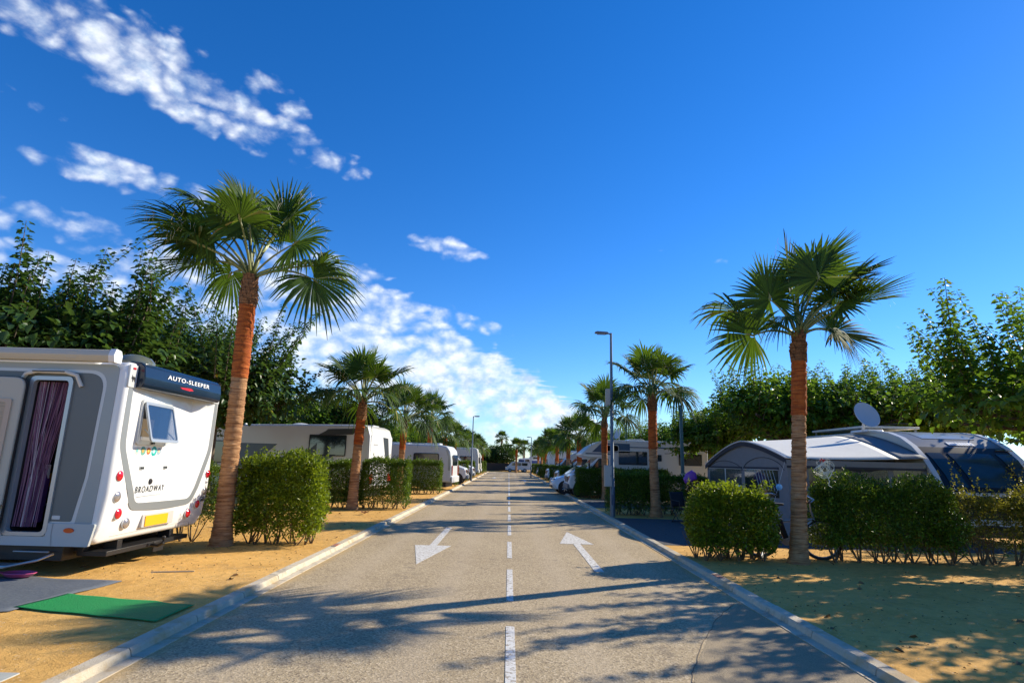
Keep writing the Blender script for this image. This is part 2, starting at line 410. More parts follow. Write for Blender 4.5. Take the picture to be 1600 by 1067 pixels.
def kerb(name, sx, lab):
    b = MB(); rg = random.Random(3 if sx > 0 else 5)
    y = -12.
    while y < 86:
        L = 1.0; g = .006; j = rg.uniform(-.004, .004)
        prof = [(2.86, -.1), (2.86, .008), (2.955, .014 + j), (2.965, .055 + j), (2.98, .074 + j), (3.085, .080 + j), (3.10, .070), (3.10, -.1)]
        b.loft([[(sx * p, y + g, q) for p, q in prof], [(sx * p, y + L - g, q) for p, q in prof]], mi=0 if rg.random() > .3 else 1)
        y += L
    return tag(b.build(name, [CONC, CONC2], smooth=False), lab, 'kerb', kind='structure')
kerb('left_kerb', -1, 'pale concrete kerb and gutter in full sun'); kerb('right_kerb', 1, 'pale concrete kerb and gutter partly in shade')
BRICK = mat('worn_red_paint', (.36, .12, .06), .8, var=.3, vscale=30, dirt=((.45, .4, .33), 30, .5, .62, .9))
for x0, x1, y0, nm in ((-3.07, -2.985, 10.6, 'worn red paint patch on the sunny kerb'), (2.985, 3.07, 8.55, 'worn red paint patch on the shaded kerb')):
    tag(MB().bb(x0, x1, y0, y0 + .3, .07, .0845).build('kerb_marking', BRICK, smooth=False), nm, 'marking', kind='structure')

# painted markings, 4 mm above the asphalt
pm = MB()
ys = [4.15 + 3.08 * k for k in range(-2, 26)]
for k, y in enumerate(ys):
    pm.bb(.015, .098, y, y + 2.02, .002, .0045)
def arrow(b, x, tip, d):          # d=-1 points to the camera
    t = lambda q: tip - d * q
    b.prism([(x, t(0)), (x - .345, t(2.05)), (x - .07, t(2.05)), (x - .07, t(5.05)), (x + .07, t(5.05)), (x + .07, t(2.05)), (x + .345, t(2.05))], FZ, .002, .0045)
arrow(pm, -1.40, 9.5, -1); arrow(pm, 1.42, 14.3, 1); arrow(pm, -1.40, 56, -1); arrow(pm, 1.42, 54, 1)
tag(pm.build('road_markings', PAINT, smooth=False), 'white dashed centre line with lane arrows', 'marking', kind='structure')
# crack / overlay seam
sm = MB(); rg = random.Random(2)
pts = [(1.36, 3.2), (1.43, 4.8), (1.62, 5.3), (2.05, 6.2), (2.3, 6.7), (2.8, 7.5)]
P_ = []
for (a, b_) in zip(pts, pts[1:]):
    for k in range(8):
        t = k / 8; P_.append((a[0] + (b_[0] - a[0]) * t + rg.uniform(-.015, .015), a[1] + (b_[1] - a[1]) * t))
sm.loft([[(x - .003, y, .002), (x + .003, y, .002), (x + .003, y, .0045), (x - .003, y, .0045)] for x, y in P_])
tag(sm.build('road_seam', mat('tar', (.15, .115, .075), .85), smooth=False), 'thin tar seam wandering across the asphalt', 'marking', kind='structure')
PADM = mat('dark_asphalt_pad', (.07, .072, .075), .85, var=.25, vscale=14, bump=.6, bscale=120)
for y0, y1, nm in ((11.9, 17.5, 'dark asphalt parking pad beside the tall lamp post'), (21.3, 26.2, 'grey asphalt parking pad beyond the lamp post'), (30.2, 34.2, 'asphalt pad under the white hatchback'), (38.5, 42.6, 'small asphalt pad far along the lane')):
    sheet('parking_pad', K + .01, 10.5, y0, y1, .074, PADM, nm, 'pad')

PATCH = mat('darker_asphalt_patch', (.41, .315, .19), .85, var=.75, vscale=85, bump=1., bscale=120, dirt=((.55, .44, .29), 70, .55, .68, .8))
pp = MB().prism([(1.46, 3.0), (1.45, 4.8), (1.64, 5.3), (2.07, 6.2), (2.32, 6.7), (2.84, 7.45), (2.855, 3.0)], FZ, -.01, .0022)
tag(pp.build('road_patch', PATCH, smooth=False), 'slightly darker asphalt overlay beside the shaded kerb', 'road patch', kind='structure')
# ================================================================ PLANTS
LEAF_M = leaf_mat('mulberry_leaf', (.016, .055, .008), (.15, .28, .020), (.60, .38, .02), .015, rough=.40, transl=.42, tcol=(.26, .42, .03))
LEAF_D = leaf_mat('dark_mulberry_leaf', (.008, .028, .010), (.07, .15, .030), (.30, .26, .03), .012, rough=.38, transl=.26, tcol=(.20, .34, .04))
HEDGE_Y = leaf_mat('bright_privet_leaf', (.018, .045, .005), (.22, .31, .014), (.42, .44, .03), .06, rough=.36, transl=.38, tcol=(.42, .52, .02))
HEDGE_G = leaf_mat('green_privet_leaf', (.012, .038, .005), (.16, .27, .016), (.24, .27, .03), .05, rough=.38, transl=.30, tcol=(.25, .36, .02))
HEDGE_T = leaf_mat('thin_privet_leaf', (.030, .050, .010), (.17, .19, .02), (.38, .30, .04), .22, rough=.45, transl=.36, tcol=(.42, .38, .03))
PALM_L = leaf_mat('palm_leaf', (.010, .034, .008), (.055, .115, .014), (.36, .32, .10), .03, rough=.72, transl=.26, tcol=(.24, .40, .015))
PETI = mat('palm_petiole', (.20, .22, .07), .45, var=.3, vscale=6)
BARK = mat('grey_bark', (.11, .085, .06), .9, var=.35, vscale=9, bump=.8, bscale=30)
TWIG = mat('brown_twig', (.13, .085, .045), .8, var=.3, vscale=14)
def trunk_mat(name, c1, c2, c3):
    m = bpy.data.materials.new(name); m.use_nodes = True; N = NT(m.node_tree); b = m.node_tree.nodes['Principled BSDF']
    tc = N.new('ShaderNodeTexCoord'); V = tc.outputs['Object']
    mp = N.new('ShaderNodeMapping'); N.put(mp.inputs[0], V); mp.inputs['Scale'].default_value = (2.2, 2.2, 26)
    rings = N.noise(mp.outputs[0], 1.6, 5, .65, .4)
    mp2 = N.new('ShaderNodeMapping'); N.put(mp2.inputs[0], V); mp2.inputs['Scale'].default_value = (60, 60, 3)
    fib = N.noise(mp2.outputs[0], 1, 3, .6)
    c = N.mix(N.smooth(rings, .33, .62), (*c1, 1), (*c2, 1)); c = N.mix(N.m('MULTIPLY', N.smooth(fib, .5, .7), .5), c, (*c3, 1))
    c = N.mix(N.m('MULTIPLY', N.smooth(N.noise(V, 2.5, 4), .45, .65), .35), c, (*c1, 1))
    N.put(b.inputs['Base Color'], c); b.inputs['Roughness'].default_value = .9; b.inputs['Specular IOR Level'].default_value = .2
    bn = N.new('ShaderNodeBump'); bn.inputs['Strength'].default_value = 1; bn.inputs['Distance'].default_value = .02
    N.put(bn.inputs['Height'], N.m('ADD', rings, N.m('MULTIPLY', fib, .3))); N.l.new(bn.outputs[0], b.inputs['Normal'])
    return m
TR_LO = trunk_mat('palm_bark_tan', (.22, .10, .045), (.52, .29, .14), (.40, .20, .09))
TR_UP = trunk_mat('palm_bark_red', (.22, .045, .014), (.52, .14, .030), (.28, .06, .02))
TR_BT = trunk_mat('palm_boot', (.10, .045, .022), (.33, .17, .08), (.20, .09, .04))

def frond_mesh(rho, zh, Rb, belev, droop, seed, nseg=40, amax=125, fine=True, twist=0):
    """fan frond in the local XZ plane: petiole from origin to (rho,0,zh), blade beyond it"""
    rg = np.random.RandomState(seed)
    H = np.array([rho, 0, zh]); be = R(belev)
    d = np.array([math.cos(be), 0, math.sin(be)]); s = np.array([0, 1., 0]); nrm = np.cross(d, s); nrm = nrm * (1 if nrm[2] >= 0 else -1)
    tw = rg.uniform(-.3, .3) + R(twist); s2 = s * math.cos(tw) + nrm * math.sin(tw); n2 = -s * math.sin(tw) + nrm * math.cos(tw)
    V, F, MI, RN = [], [], [], []
    da = 2 * R(amax) / nseg
    ts = [.05, .28, .52, .76, 1.] if fine else [.05, .52, 1.]
    for i in range(nseg):
        a = -R(amax) + (i + .5) * da + rg.uniform(-.015, .015)
        c_, s_ = math.cos(a), math.sin(a)
        dr = c_ * d + s_ * s2 + n2 * (.30 * abs(s_)) ; dr /= np.linalg.norm(dr)
        side = -s_ * d + c_ * s2
        L = Rb * (.80 + .20 * math.cos(a * .62)) * rg.uniform(.9, 1.06)
        dp = droop * rg.uniform(.6, 1.5) * (1 + .4 * abs(s_)); split = rg.uniform(.46, .6)
        sw = rg.uniform(-.07, .07)
        o = len(V)
        for t in ts:
            hw = t * L * math.tan(da / 2) * 1.12 if t <= split else split * L * math.tan(da / 2) * 1.12 * max(0., 1 - (t - split) / (1 - split)) ** .8
            hw = max(hw, .003)
            p = H + dr * t * L * (1 - .12 * dp * t * t) + np.array([0, 0, -1.]) * (dp * L * t ** 2.6 * .55) + side * sw * L * max(0, t - split)
            V += [p - side * hw, p + n2 * hw * .55, p + side * hw]
        r0 = float(rg.rand())
        for k in range(len(ts) - 1):
            b = o + k * 3
            F += [(b, b + 3, b + 4, b + 1), (b + 1, b + 4, b + 5, b + 2)]; MI += [0, 0]; RN += [r0, r0]
    # petiole: flattened bar, plus the tan hastula where the blade starts
    mb = MB(); pts = []
    for k in range(7):
        t = k / 6; q = np.array([rho * t, 0, zh * (t ** (.75 if zh > 0 else 1.6)) + (.14 * rho * math.sin(math.pi * t) if zh < .4 else .04 * math.sin(math.pi * t))]); pts.append(q)
    mb.tube([tuple(p) for p in pts], [.030 - .017 * k / 6 for k in range(7)], 4)
    mb.tube([tuple(H - d * .03), tuple(H + d * .05 + nrm * .012), tuple(H + d * .14 + nrm * .01)], [.016, .028, .006], 5)
    o = len(V); V += [np.array(p) for p in mb.v]
    for f in mb.f:
        if len(f) == 4: F.append(tuple(i + o for i in f)); MI.append(1); RN.append(.5)
    # stray white threads that peel off the leaf edge
    if fine:
        for k in range(9):
            a = rg.uniform(-1.6, 1.6); dr = math.cos(a) * d + math.sin(a) * s2; p = H + dr * Rb * rg.uniform(.5, .8); o = len(V)
            q = [p + np.array([rg.uniform(-.05, .05), rg.uniform(-.05, .05), -.07 * j]) * 1. for j in range(4)]
            for p_ in q: V += [p_, p_ + np.array([.003, .003, 0])]
            for j in range(3): F.append((o + 2 * j, o + 2 * j + 1, o + 2 * j + 3, o + 2 * j + 2)); MI.append(2); RN.append(.5)
    return np.array(V), np.array(F), MI, RN
THREAD = mat('palm_thread', (.62, .58, .45), .7)
def frond_data(*a, **k):
    V, F, MI, RN = frond_mesh(*a, **k)
    o = np_mesh('frond', V, F, [PALM_L, PETI, THREAD], None, MI, RN)
    me = o.data; bpy.data.objects.remove(o); return me

def palm_trunk(root, base, heart, r0, r1, zsplit, fine=True, boot=.45, seed=0):
    """curved trunk from base to heart: tan lower part, red shaved part, old leaf bases"""
    rg = random.Random(seed)
    bx, by, bz = base; hx, hy, hz = heart; H = hz - bz
    bend = Vector((rg.uniform(-.04, .04), rg.uniform(-.04, .04), 0)) * H * .3
    def ax(t): 
        return Vector((bx + (hx - bx) * t, by + (hy - by) * t, bz + H * t)) + bend * math.sin(math.pi * t)
    n = 20 if fine else 10; step = .022 if fine else .12
    def rad(t, z):
        r = r0 + (r1 - r0) * min(1, t * 1.6)
        return r * (1 + .38 * math.exp(-z / .22))
    def seg(z0, z1, m, name, extra=0., jit=.006):
        loops = []; z = z0
        k = 0; prev = 0
        while True:
            t = z / H; c = ax(t); r = rad(t, z) + extra + rg.uniform(-jit, jit) + (jit if k % 2 else -jit) * .6
            loops.append([(c.x + r * math.cos(2 * math.pi * i / n + .1 * math.sin(k)) * (1 + rg.uniform(-1, 1) * jit * .8), c.y + r * math.sin(2 * math.pi * i / n), c.z + rg.uniform(-1, 1) * jit * .4) for i in range(n)])
            if z >= z1: break
            z = min(z1, z + step); k += 1
        b = MB().loft(loops); return b.build(name, m, root, angle=60)
    zs = zsplit - bz
    seg(0, zs, TR_LO, 'trunk', 0, .005 if fine else .0)
    seg(zs, H - boot, TR_UP, 'shaved_trunk', .012, .004 if fine else 0.)
    # boots
    b = MB(); c0 = ax((H - boot) / H)
    b.tube([ax((H - boot) / H), ax((H - boot * .5) / H), ax(1.02)], [r1 + .01, r1 * 1.0, r1 * .72], 12)
    nb = 60 if fine else 22
    for k in range(nb):
        t = k / nb; a = k * 2.39996; z = (H - boot) + boot * t * 1.02; c = ax(z / H); rr = r1 * (1.05 - .25 * t)
        dx, dy = math.cos(a), math.sin(a); tx, ty = -dy, dx
        wd = .055 * (1.2 - .4 * t); hh = rg.uniform(.07, .15); out = rg.uniform(.015, .05)
        p0 = Vector((c.x + dx * rr, c.y + dy * rr, c.z - .03)); p1 = Vector((c.x + dx * (rr + out), c.y + dy * (rr + out), c.z + hh))
        T = Vector((tx, ty, 0)); O = Vector((dx, dy, 0))
        b.add([p0 - T * wd, p0 + T * wd, p1 + T * wd * .45, p1 - T * wd * .45, p0 - T * wd - O * .02, p0 + T * wd - O * .02, p1 + T * wd * .4 - O * .015, p1 - T * wd * .4 - O * .015],
              [(0, 1, 2, 3), (5, 4, 7, 6), (0, 3, 7, 4), (1, 5, 6, 2), (3, 2, 6, 7), (0, 4, 5, 1)])
    b.build('leaf_bases', TR_BT, root, smooth=False)
    return ax

FGENERIC = []
def generic_fronds():
    k = 0
    for rho, zh, be, dr in ((.22, 1.10, 82, .10), (.45, 1.05, 66, .22), (.62, .95, 52, .32), (.80, .80, 34, .45), (.95, .55, 14, .6), (1.0, .28, -6, .75), (1.0, .02, -28, .9), (.92, -.18, -46, .9)):
        FGENERIC.append([frond_data(rho, zh, .92, be, dr, 100 + k * 3 + j, nseg=34) for j in range(2)]); k += 1
generic_fronds()
def put_frond(root, me, heart, az, sc=1., name='frond'):
    o = bpy.data.objects.new(name, me); COL.objects.link(o); o.parent = root; o.location = heart; o.rotation_euler = (0, 0, az)
    o.scale = (sc, sc, sc); return o

def palm(label, base, heart, r0, r1, zsplit, hubs=(), nfill=20, seed=1, scale=1., boot=.45, levels=(0, 7), fine=True, Rb=.95, spear=True):
    root = thing('palm_tree', label, 'palm tree', base, 0, 'fan palms lining the lane'); rg = random.Random(seed)
    hl = (heart[0] - base[0], heart[1] - base[1], heart[2] - base[2])
    palm_trunk(root, (0, 0, 0), hl, r0, r1, zsplit - base[2], fine, boot, seed)
    for i, (dx, dy, dz, be, dr, R1, *tw) in enumerate(hubs):
        me = frond_data(math.hypot(dx, dy), dz, R1, be, dr, seed * 50 + i, nseg=44, twist=tw[0] if tw else 0, amax=140 if tw else 105)
        put_frond(root, me, hl, math.atan2(dy, dx))
    for i in range(nfill):
        lv = levels[0] + (levels[1] - levels[0]) * ((i + .5) / nfill) ** .9
        lv = min(7, max(0, int(lv + rg.uniform(-.6, .6) + .5)))
        me = FGENERIC[lv][i % 2]
        put_frond(root, me, hl, i * 2.39996 + rg.uniform(-.3, .3), scale * rg.uniform(.86, 1.12))
    if spear:
        b = MB().tube([hl, (hl[0] + .03, hl[1], hl[2] + .9 * scale), (hl[0] + .05, hl[1], hl[2] + 1.75 * scale)], [.03, .035, .004], 6)
        b.build('spear_leaf', PETI, root)
    return root

# the two near palms: leading fronds follow the photograph (dx, dy, dz, blade elevation, droop, blade radius)
palm('tallest fan palm, leaning over the white camper with the navy band', (-4.89, 10.39, .07), (-4.9, 10.3, 4.8), .150, .135, 2.95,
     hubs=((-.95, .15, 1.35, 34, .55, 1.25), (-1.25, -.1, .98, 12, .4, 1.15), (-1.05, .2, .34, -6, .4, 1.1), (-.68, -.25, .80, 40, .4, .95, 65), (.0, -.3, .98, 78, .3, .98, 80),
           (.25, .35, 1.45, 62, .3, .95), (.84, -.25, .62, 22, .4, .98, 60), (1.2, -.1, .0, -42, .5, 1.05, 40), (1.15, .35, .42, -8, .6, .95), (-.55, .35, .22, -50, .7, .8, 50),
           (-.42, .3, 1.5, 68, .2, 1.0), (.55, .1, 1.25, 48, .4, 1.0, 30), (-.9, -.3, .55, 14, .45, 1.05, 35), (-.2, .4, 1.2, 80, .3, .9)), nfill=5, seed=11, levels=(1, 5), boot=.5, spear=False)
palm('front fan palm with a bundle of white cord hung on its trunk', (4.86, 10.09, .07), (5.13, 10.05, 3.9), .132, .114, 2.52,
     hubs=((-.58, -.25, .62, 70, .2, .82, 75), (-.78, .1, .04, 12, .35, .90, 62), (.28, -.3, 1.02, 100, .2, .92, 72), (.42, .2, 1.32, 52, .1, 1.15, 12), (.78, .1, .98, 32, .12, 1.15, 14), (.62, -.2, .55, 40, .2, .9, 40),
           (1.0, -.1, .62, 14, .12, 1.05, 10), (.68, .1, .14, 2, .2, .95, 30), (.0, .2, 1.25, 88, .1, .95, 60), (-.35, .35, .95, 66, .2, .9, 40), (.72, -.2, .80, 48, .25, 1.0, 20), (.40, -.35, .08, -48, .8, .6), (-.25, -.1, .35, -35, .8, .6)), nfill=2, seed=5, levels=(2, 4), boot=.42)
palm('fan palm rising from the hedge gap in front of the black striped caravan', (-4.67, 17.97, .07), (-4.59, 18.0, 3.25), .150, .13, 2.0, nfill=22, seed=21, scale=.98, boot=.5, levels=(0, 6.4))
palm('fan palm beside the lamp post with the grey box', (4.50, 18.07, .07), (4.49, 18.2, 3.72), .15, .125, 2.1, nfill=20, seed=31, scale=.95, boot=.45, levels=(0, 6.2))
palm('third fan palm from the front along the sunny kerb', (-4.75, 26., .07), (-4.71, 26., 3.2), .15, .13, 2.0, nfill=22, seed=41, scale=1.02, levels=(0, 6.5), fine=False)
palm('fan palm just in front of the camper with a sleeping cab', (4.32, 26.3, .07), (4.29, 26.3, 3.65), .15, .13, 2.1, nfill=20, seed=51, scale=.98, levels=(0, 6.4), fine=False)
palm('fourth fan palm from the front along the sunny kerb', (-4.7, 34., .07), (-4.6, 34., 3.78), .15, .13, 2.3, nfill=20, seed=61, scale=.98, levels=(0, 6.4), fine=False)

def crown_mesh(seed, n=22):
    """all fronds of a distant palm in one mesh"""
    rg = random.Random(seed); VV, FF, MI, RN = [], [], [], []; o = 0
    for i in range(n):
        lv = min(7, int(7.2 * ((i + .5) / n) ** .95 + rg.uniform(0, .8)))
        rho, zh, be, dr = ((.22, 1.10, 82, .10), (.45, 1.05, 66, .22), (.62, .95, 52, .32), (.80, .80, 34, .45), (.95, .55, 14, .6), (1.0, .28, -6, .75), (1.0, .02, -28, .9), (.92, -.18, -46, .9))[lv]
        V, F, m, r = frond_mesh(rho, zh, .95 * rg.uniform(.9, 1.1), be, dr, seed * 99 + i, nseg=22, fine=False)
        a = i * 2.39996 + rg.uniform(-.3, .3); c, s = math.cos(a), math.sin(a)
        V = V @ np.array([[c, s, 0], [-s, c, 0], [0, 0, 1]])
        VV.append(V); FF.append(F + o); o += len(V); MI += m; RN += r
    ob = np_mesh('crown', np.concatenate(VV), np.concatenate(FF), [PALM_L, PETI, THREAD], None, MI, RN); me = ob.data; bpy.data.objects.remove(ob); return me
CROWNS = [crown_mesh(k) for k in (3, 8, 14)]
ORD = ['', '', '', '', 'fifth', 'sixth', 'seventh', 'eighth', 'ninth', 'tenth', 'eleventh']
far_palm_proto = {}
def far_palm(label, x, y, h, k, split=.55):
    root = thing('palm_tree', label, 'palm tree', (x, y, .07), k * 1.3, 'fan palms lining the lane')
    if not far_palm_proto:
        t = MB().loft([[(r * math.cos(a * math.pi / 5), r * math.sin(a * math.pi / 5), z) for a in range(10)] for z, r in ((0, .21), (.2, .165), (1, .15), (1.9, .14))]).build('trunk', TR_LO, root)
        u = MB().loft([[(r * math.cos(a * math.pi / 5), r * math.sin(a * math.pi / 5), z) for a in range(10)] for z, r in ((1.9, .155), (2.7, .15), (3.1, .155), (3.45, .11))]).build('shaved_trunk', TR_UP, root)
        far_palm_proto['t'] = t; far_palm_proto['u'] = u
    else:
        for q in 'tu':
            c = far_palm_proto[q].copy(); COL.objects.link(c); c.parent = root; t = c
    for c in root.children: pass
    cr = bpy.data.objects.new('crown', CROWNS[k % 3]); COL.objects.link(cr); cr.parent = root; cr.location = (0, 0, 3.4)
    sc = h / 3.4; root.scale = (1, 1, sc)
    q = .86 + .07 * math.sin(k * 3); cr.scale = (q, q, .92 / sc)
    return root
rg = random.Random(4)
for i in range(4, 11):
    far_palm(f'{ORD[i]} fan palm from the front along the sunny kerb', -4.5 + rg.uniform(-.25, .25) + .04 * (i - 4), 42.3 + (i - 4) * 8.1, 3.15 + rg.uniform(-.2, .35), i)
    far_palm(f'{ORD[i - 1] or "fourth"} fan palm from the front along the shaded kerb', 4.15 + rg.uniform(-.15, .2), 34.5 + (i - 4) * 8.3, 2.95 + rg.uniform(-.15, .5), i + 5)
far_palm('slender fan palm standing alone where the lane ends', 1.07, 84, 3.3, 3)
far_palm('short fan palm behind the far blue and white camper', 4.6, 97, 3.4, 5); far_palm('fan palm in the far row, just off the blue and white camper roof', 2.6, 101, 3.8, 7); far_palm('dark fan palm topping the round tree at the lane end', -1.3, 101, 5.2, 2)
far_palm('shorter palm left of the far round tree', -6.5, 97, 3.4, 1)

# ---- mulberry trees: trunk, limbs, upright leafy shoots
def mulberry(seed, leaf, nsh=105, Lf=.135, Rr=1.9, zc=2.5, hmax=2.6, lean=(0, 0), low=.25, spread=.3, fill=1., zmin=1.9):
    rg = np.random.RandomState(seed); P, D, Nn, LL, WW, RN = [], [], [], [], [], []
    wood = MB(); wood.tube([(0, 0, 0), (.03, .02, 1.0), (0, 0, 2.0)], [.14, .11, .12], 10)
    limbs = []
    nl = 8
    for k in range(nl):
        a = 2 * math.pi * k / nl + rg.uniform(-.3, .3); r = Rr * rg.uniform(.65, 1.05)
        e = np.array([math.cos(a) * r + lean[0], math.sin(a) * r + lean[1], zc + rg.uniform(-.1, .5)])
        mid = np.array([math.cos(a) * r * .45, math.sin(a) * r * .45, zc - .15]); limbs.append((np.array([0, 0, 1.9]), mid, e))
        wood.tube([(0, 0, 1.85), tuple(mid), tuple(e)], [.08, .06, .035], 6)
    for i in range(nsh):
        l = limbs[i % nl]; t = rg.uniform(.15, 1.05)
        b = (1 - t) ** 2 * l[0] + 2 * t * (1 - t) * l[1] + t * t * l[2] + rg.normal(0, .14, 3)
        up = rg.rand() > low
        if up:
            d = np.array([b[0] * spread * .5 + rg.normal(0, .22), b[1] * spread * .5 + rg.normal(0, .22), 1.]); L = rg.uniform(.8, hmax) * (1 - .25 * np.hypot(b[0], b[1]) / Rr)
            if rg.rand() < .10: L *= 1.15
        else:
            d = np.array([b[0] + rg.normal(0, .5), b[1] + rg.normal(0, .5), rg.uniform(-.5, .5)]); L = rg.uniform(.5, 1.3)
        d /= np.linalg.norm(d); bend = np.array([rg.normal(0, .2), rg.normal(0, .2), -.05 if up else -.5]); nn = int(L / .042)
        pts = []
        ph = rg.uniform(0, 6.3)
        for j in range(nn):
            s = j / nn; p = b + d * L * s + bend * (s * L) ** 2 * .35; pts.append(p)
            taper = (1 - .42 * s) if up else 1.
            if j < 2: continue
            for rep in range(3 if s < .8 else 2):
                a = ph + j * 2.4 + rep * 3.0; o = np.array([math.cos(a), math.sin(a), rg.uniform(-.6, .15) if rep == 0 else rg.uniform(-.9, .3)])
                P.append(p + o * .05 * taper * rg.uniform(.4, 1.8)); D.append(o + d * .15); q = np.array([rg.normal(0, .35), rg.normal(0, .35), 1.]) + d * .3; Nn.append(q)
                l_ = Lf * taper * rg.uniform(.7, 1.2); LL.append(l_); WW.append(l_ * rg.uniform(.62, .85)); RN.append(np.clip(rg.normal(.42 + .25 * s, .22), 0, .985) if rg.rand() > .012 else .999)
        if len(pts) > 3: wood.tube([tuple(pts[0]), tuple(pts[len(pts) // 2]), tuple(pts[-1])], [.016, .010, .004], 4)
    nf = int(4300 * fill * (Rr / 2) ** 2); d = rg.normal(0, 1, (nf, 3)); d /= np.linalg.norm(d, axis=1, keepdims=True); rr = rg.rand(nf) ** .4
    lump = 1 + .22 * np.sin(d[:, 0] * 6 + seed) * np.sin(d[:, 2] * 5 + 1) + .14 * np.sin(d[:, 1] * 11 + d[:, 0] * 7)
    Pf = d * (rr * lump)[:, None] * np.array([Rr * 1.1, Rr * 1.1, .80]) + np.array([lean[0], lean[1], zc + .35])
    lf = Lf * rg.uniform(.7, 1.2, nf)
    P = np.concatenate([np.array(P), Pf]); D = np.concatenate([np.array(D), d + rg.normal(0, .5, (nf, 3)) + np.array([0, 0, -.3])]); Nn = np.concatenate([np.array(Nn), rg.normal(0, .35, (nf, 3)) + np.array([0, 0, 1.])])
    LL = np.concatenate([LL, lf]); WW = np.concatenate([WW, lf * rg.uniform(.62, .85, nf)]); RN = np.concatenate([RN, np.clip(rg.normal(.40, .22, nf), 0, .985)])
    kp = P[:, 2] > zmin + .25 * np.sin(P[:, 0] * 3 + P[:, 1] * 2); P, D, Nn, LL, WW, RN = P[kp], D[kp], Nn[kp], np.asarray(LL)[kp], np.asarray(WW)[kp], np.asarray(RN)[kp]
    V, F = leaves(P, D, Nn, LL, WW, fold=.18, curl=.22)
    w_ = wood.build('trunk', BARK); c = np_mesh('crown', V, F, leaf, None, None, np.repeat(RN, 2))
    a, b = w_.data, c.data; bpy.data.objects.remove(w_); bpy.data.objects.remove(c); return a, b
def put_tree(pr, label, loc, rz=0., sc=1., group=None, cat='tree', name='mulberry_tree', zs=None):
    root = thing(name, label, cat, loc, rz, group); root.scale = (sc, sc, zs or sc)
    for nm, me in zip(('trunk', 'crown'), pr):
        o = bpy.data.objects.new(nm, me); COL.objects.link(o); o.parent = root
    return root
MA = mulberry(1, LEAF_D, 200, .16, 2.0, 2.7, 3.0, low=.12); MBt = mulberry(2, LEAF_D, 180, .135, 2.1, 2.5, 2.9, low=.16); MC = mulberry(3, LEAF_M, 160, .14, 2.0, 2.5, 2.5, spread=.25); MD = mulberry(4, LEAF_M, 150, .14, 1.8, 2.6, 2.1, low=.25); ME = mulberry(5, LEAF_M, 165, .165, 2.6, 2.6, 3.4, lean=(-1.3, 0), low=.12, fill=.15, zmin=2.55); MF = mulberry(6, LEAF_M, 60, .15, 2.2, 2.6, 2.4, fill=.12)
GL = 'mulberry trees behind the sunny pitches'; GR = 'mulberry trees behind the shaded pitches'
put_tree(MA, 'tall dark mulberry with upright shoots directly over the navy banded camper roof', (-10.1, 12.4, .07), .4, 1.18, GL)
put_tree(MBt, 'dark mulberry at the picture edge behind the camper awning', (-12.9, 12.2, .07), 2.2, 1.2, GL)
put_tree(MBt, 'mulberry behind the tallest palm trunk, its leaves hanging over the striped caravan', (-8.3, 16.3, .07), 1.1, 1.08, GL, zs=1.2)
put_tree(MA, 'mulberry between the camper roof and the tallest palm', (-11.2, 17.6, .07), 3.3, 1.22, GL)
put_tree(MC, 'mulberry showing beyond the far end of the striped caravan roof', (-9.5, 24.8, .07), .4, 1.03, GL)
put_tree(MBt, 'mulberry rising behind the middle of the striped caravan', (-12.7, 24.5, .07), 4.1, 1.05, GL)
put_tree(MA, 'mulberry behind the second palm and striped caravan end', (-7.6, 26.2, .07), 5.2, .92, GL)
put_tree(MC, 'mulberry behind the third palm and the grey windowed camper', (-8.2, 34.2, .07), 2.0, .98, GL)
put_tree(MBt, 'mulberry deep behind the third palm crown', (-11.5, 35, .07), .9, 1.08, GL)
for i, y in enumerate((42, 50, 58, 66)):
    put_tree((MC, MBt, MA, MC)[i], ('', 'second ', 'third ', 'fourth ')[i] + ('mulberry', 'mulberry', 'mulberry', 'mulberry')[i] + ' beyond the grey windowed camper, deep behind the far palms', (-8.4 - .4 * (i % 2), y, .07), i * 1.7, 1.0, GL)
put_tree(ME, 'sunlit green mulberry with tall shoots above the caravan with the panoramic front', (10.35, 9.5, .07), .0, .88, GR, zs=.93)
put_tree(MF, 'mulberry at the picture edge over the panoramic front', (14.6, 13.8, .07), 1.9, 1.1, GR)
put_tree(MF, 'mulberry out of frame that dapples the near sand', (13.6, 8.4, .07), 2.6, 1.05, GR)
put_tree(MD, 'mulberry behind the palm with the corded trunk, over the awning tent peak', (10.1, 21.6, .07), 3.0, 1.28, GR)
put_tree(MC, 'mulberry over the awning tent beside the satellite dish', (12.4, 21.6, .07), 5.0, 1.28, GR)
put_tree(MD, 'mulberry right behind the teal post, hanging over the camper with a sleeping cab', (9.0, 25.1, .07), 1.0, 1.05, GR)
put_tree(MC, 'mulberry behind the panoramic caravan roof', (15.8, 21.4, .07), .6, 1.3, GR)
put_tree(MD, 'mulberry behind the fan palm that stands by the lamp post', (8.6, 31.5, .07), 2.0, .95, GR)
put_tree(MC, 'mulberry showing between the lamp post and its neighbouring palm', (7.4, 37.5, .07), 4.0, .95, GR)
put_tree(MD, 'mulberry above the white roof of the camper with a sleeping cab', (11.3, 33, .07), .3, 1.1, GR)
for i, y in enumerate((45, 54, 63, 72)):
    put_tree((MC, MD, MC, MD)[i], ('', 'second ', 'third ', 'fourth ')[i] + 'mulberry deep behind the far palms, beyond the camper with a sleeping cab', (8.0 + .5 * (i % 2), y, .07), i * 1.9, 1.0, GR)

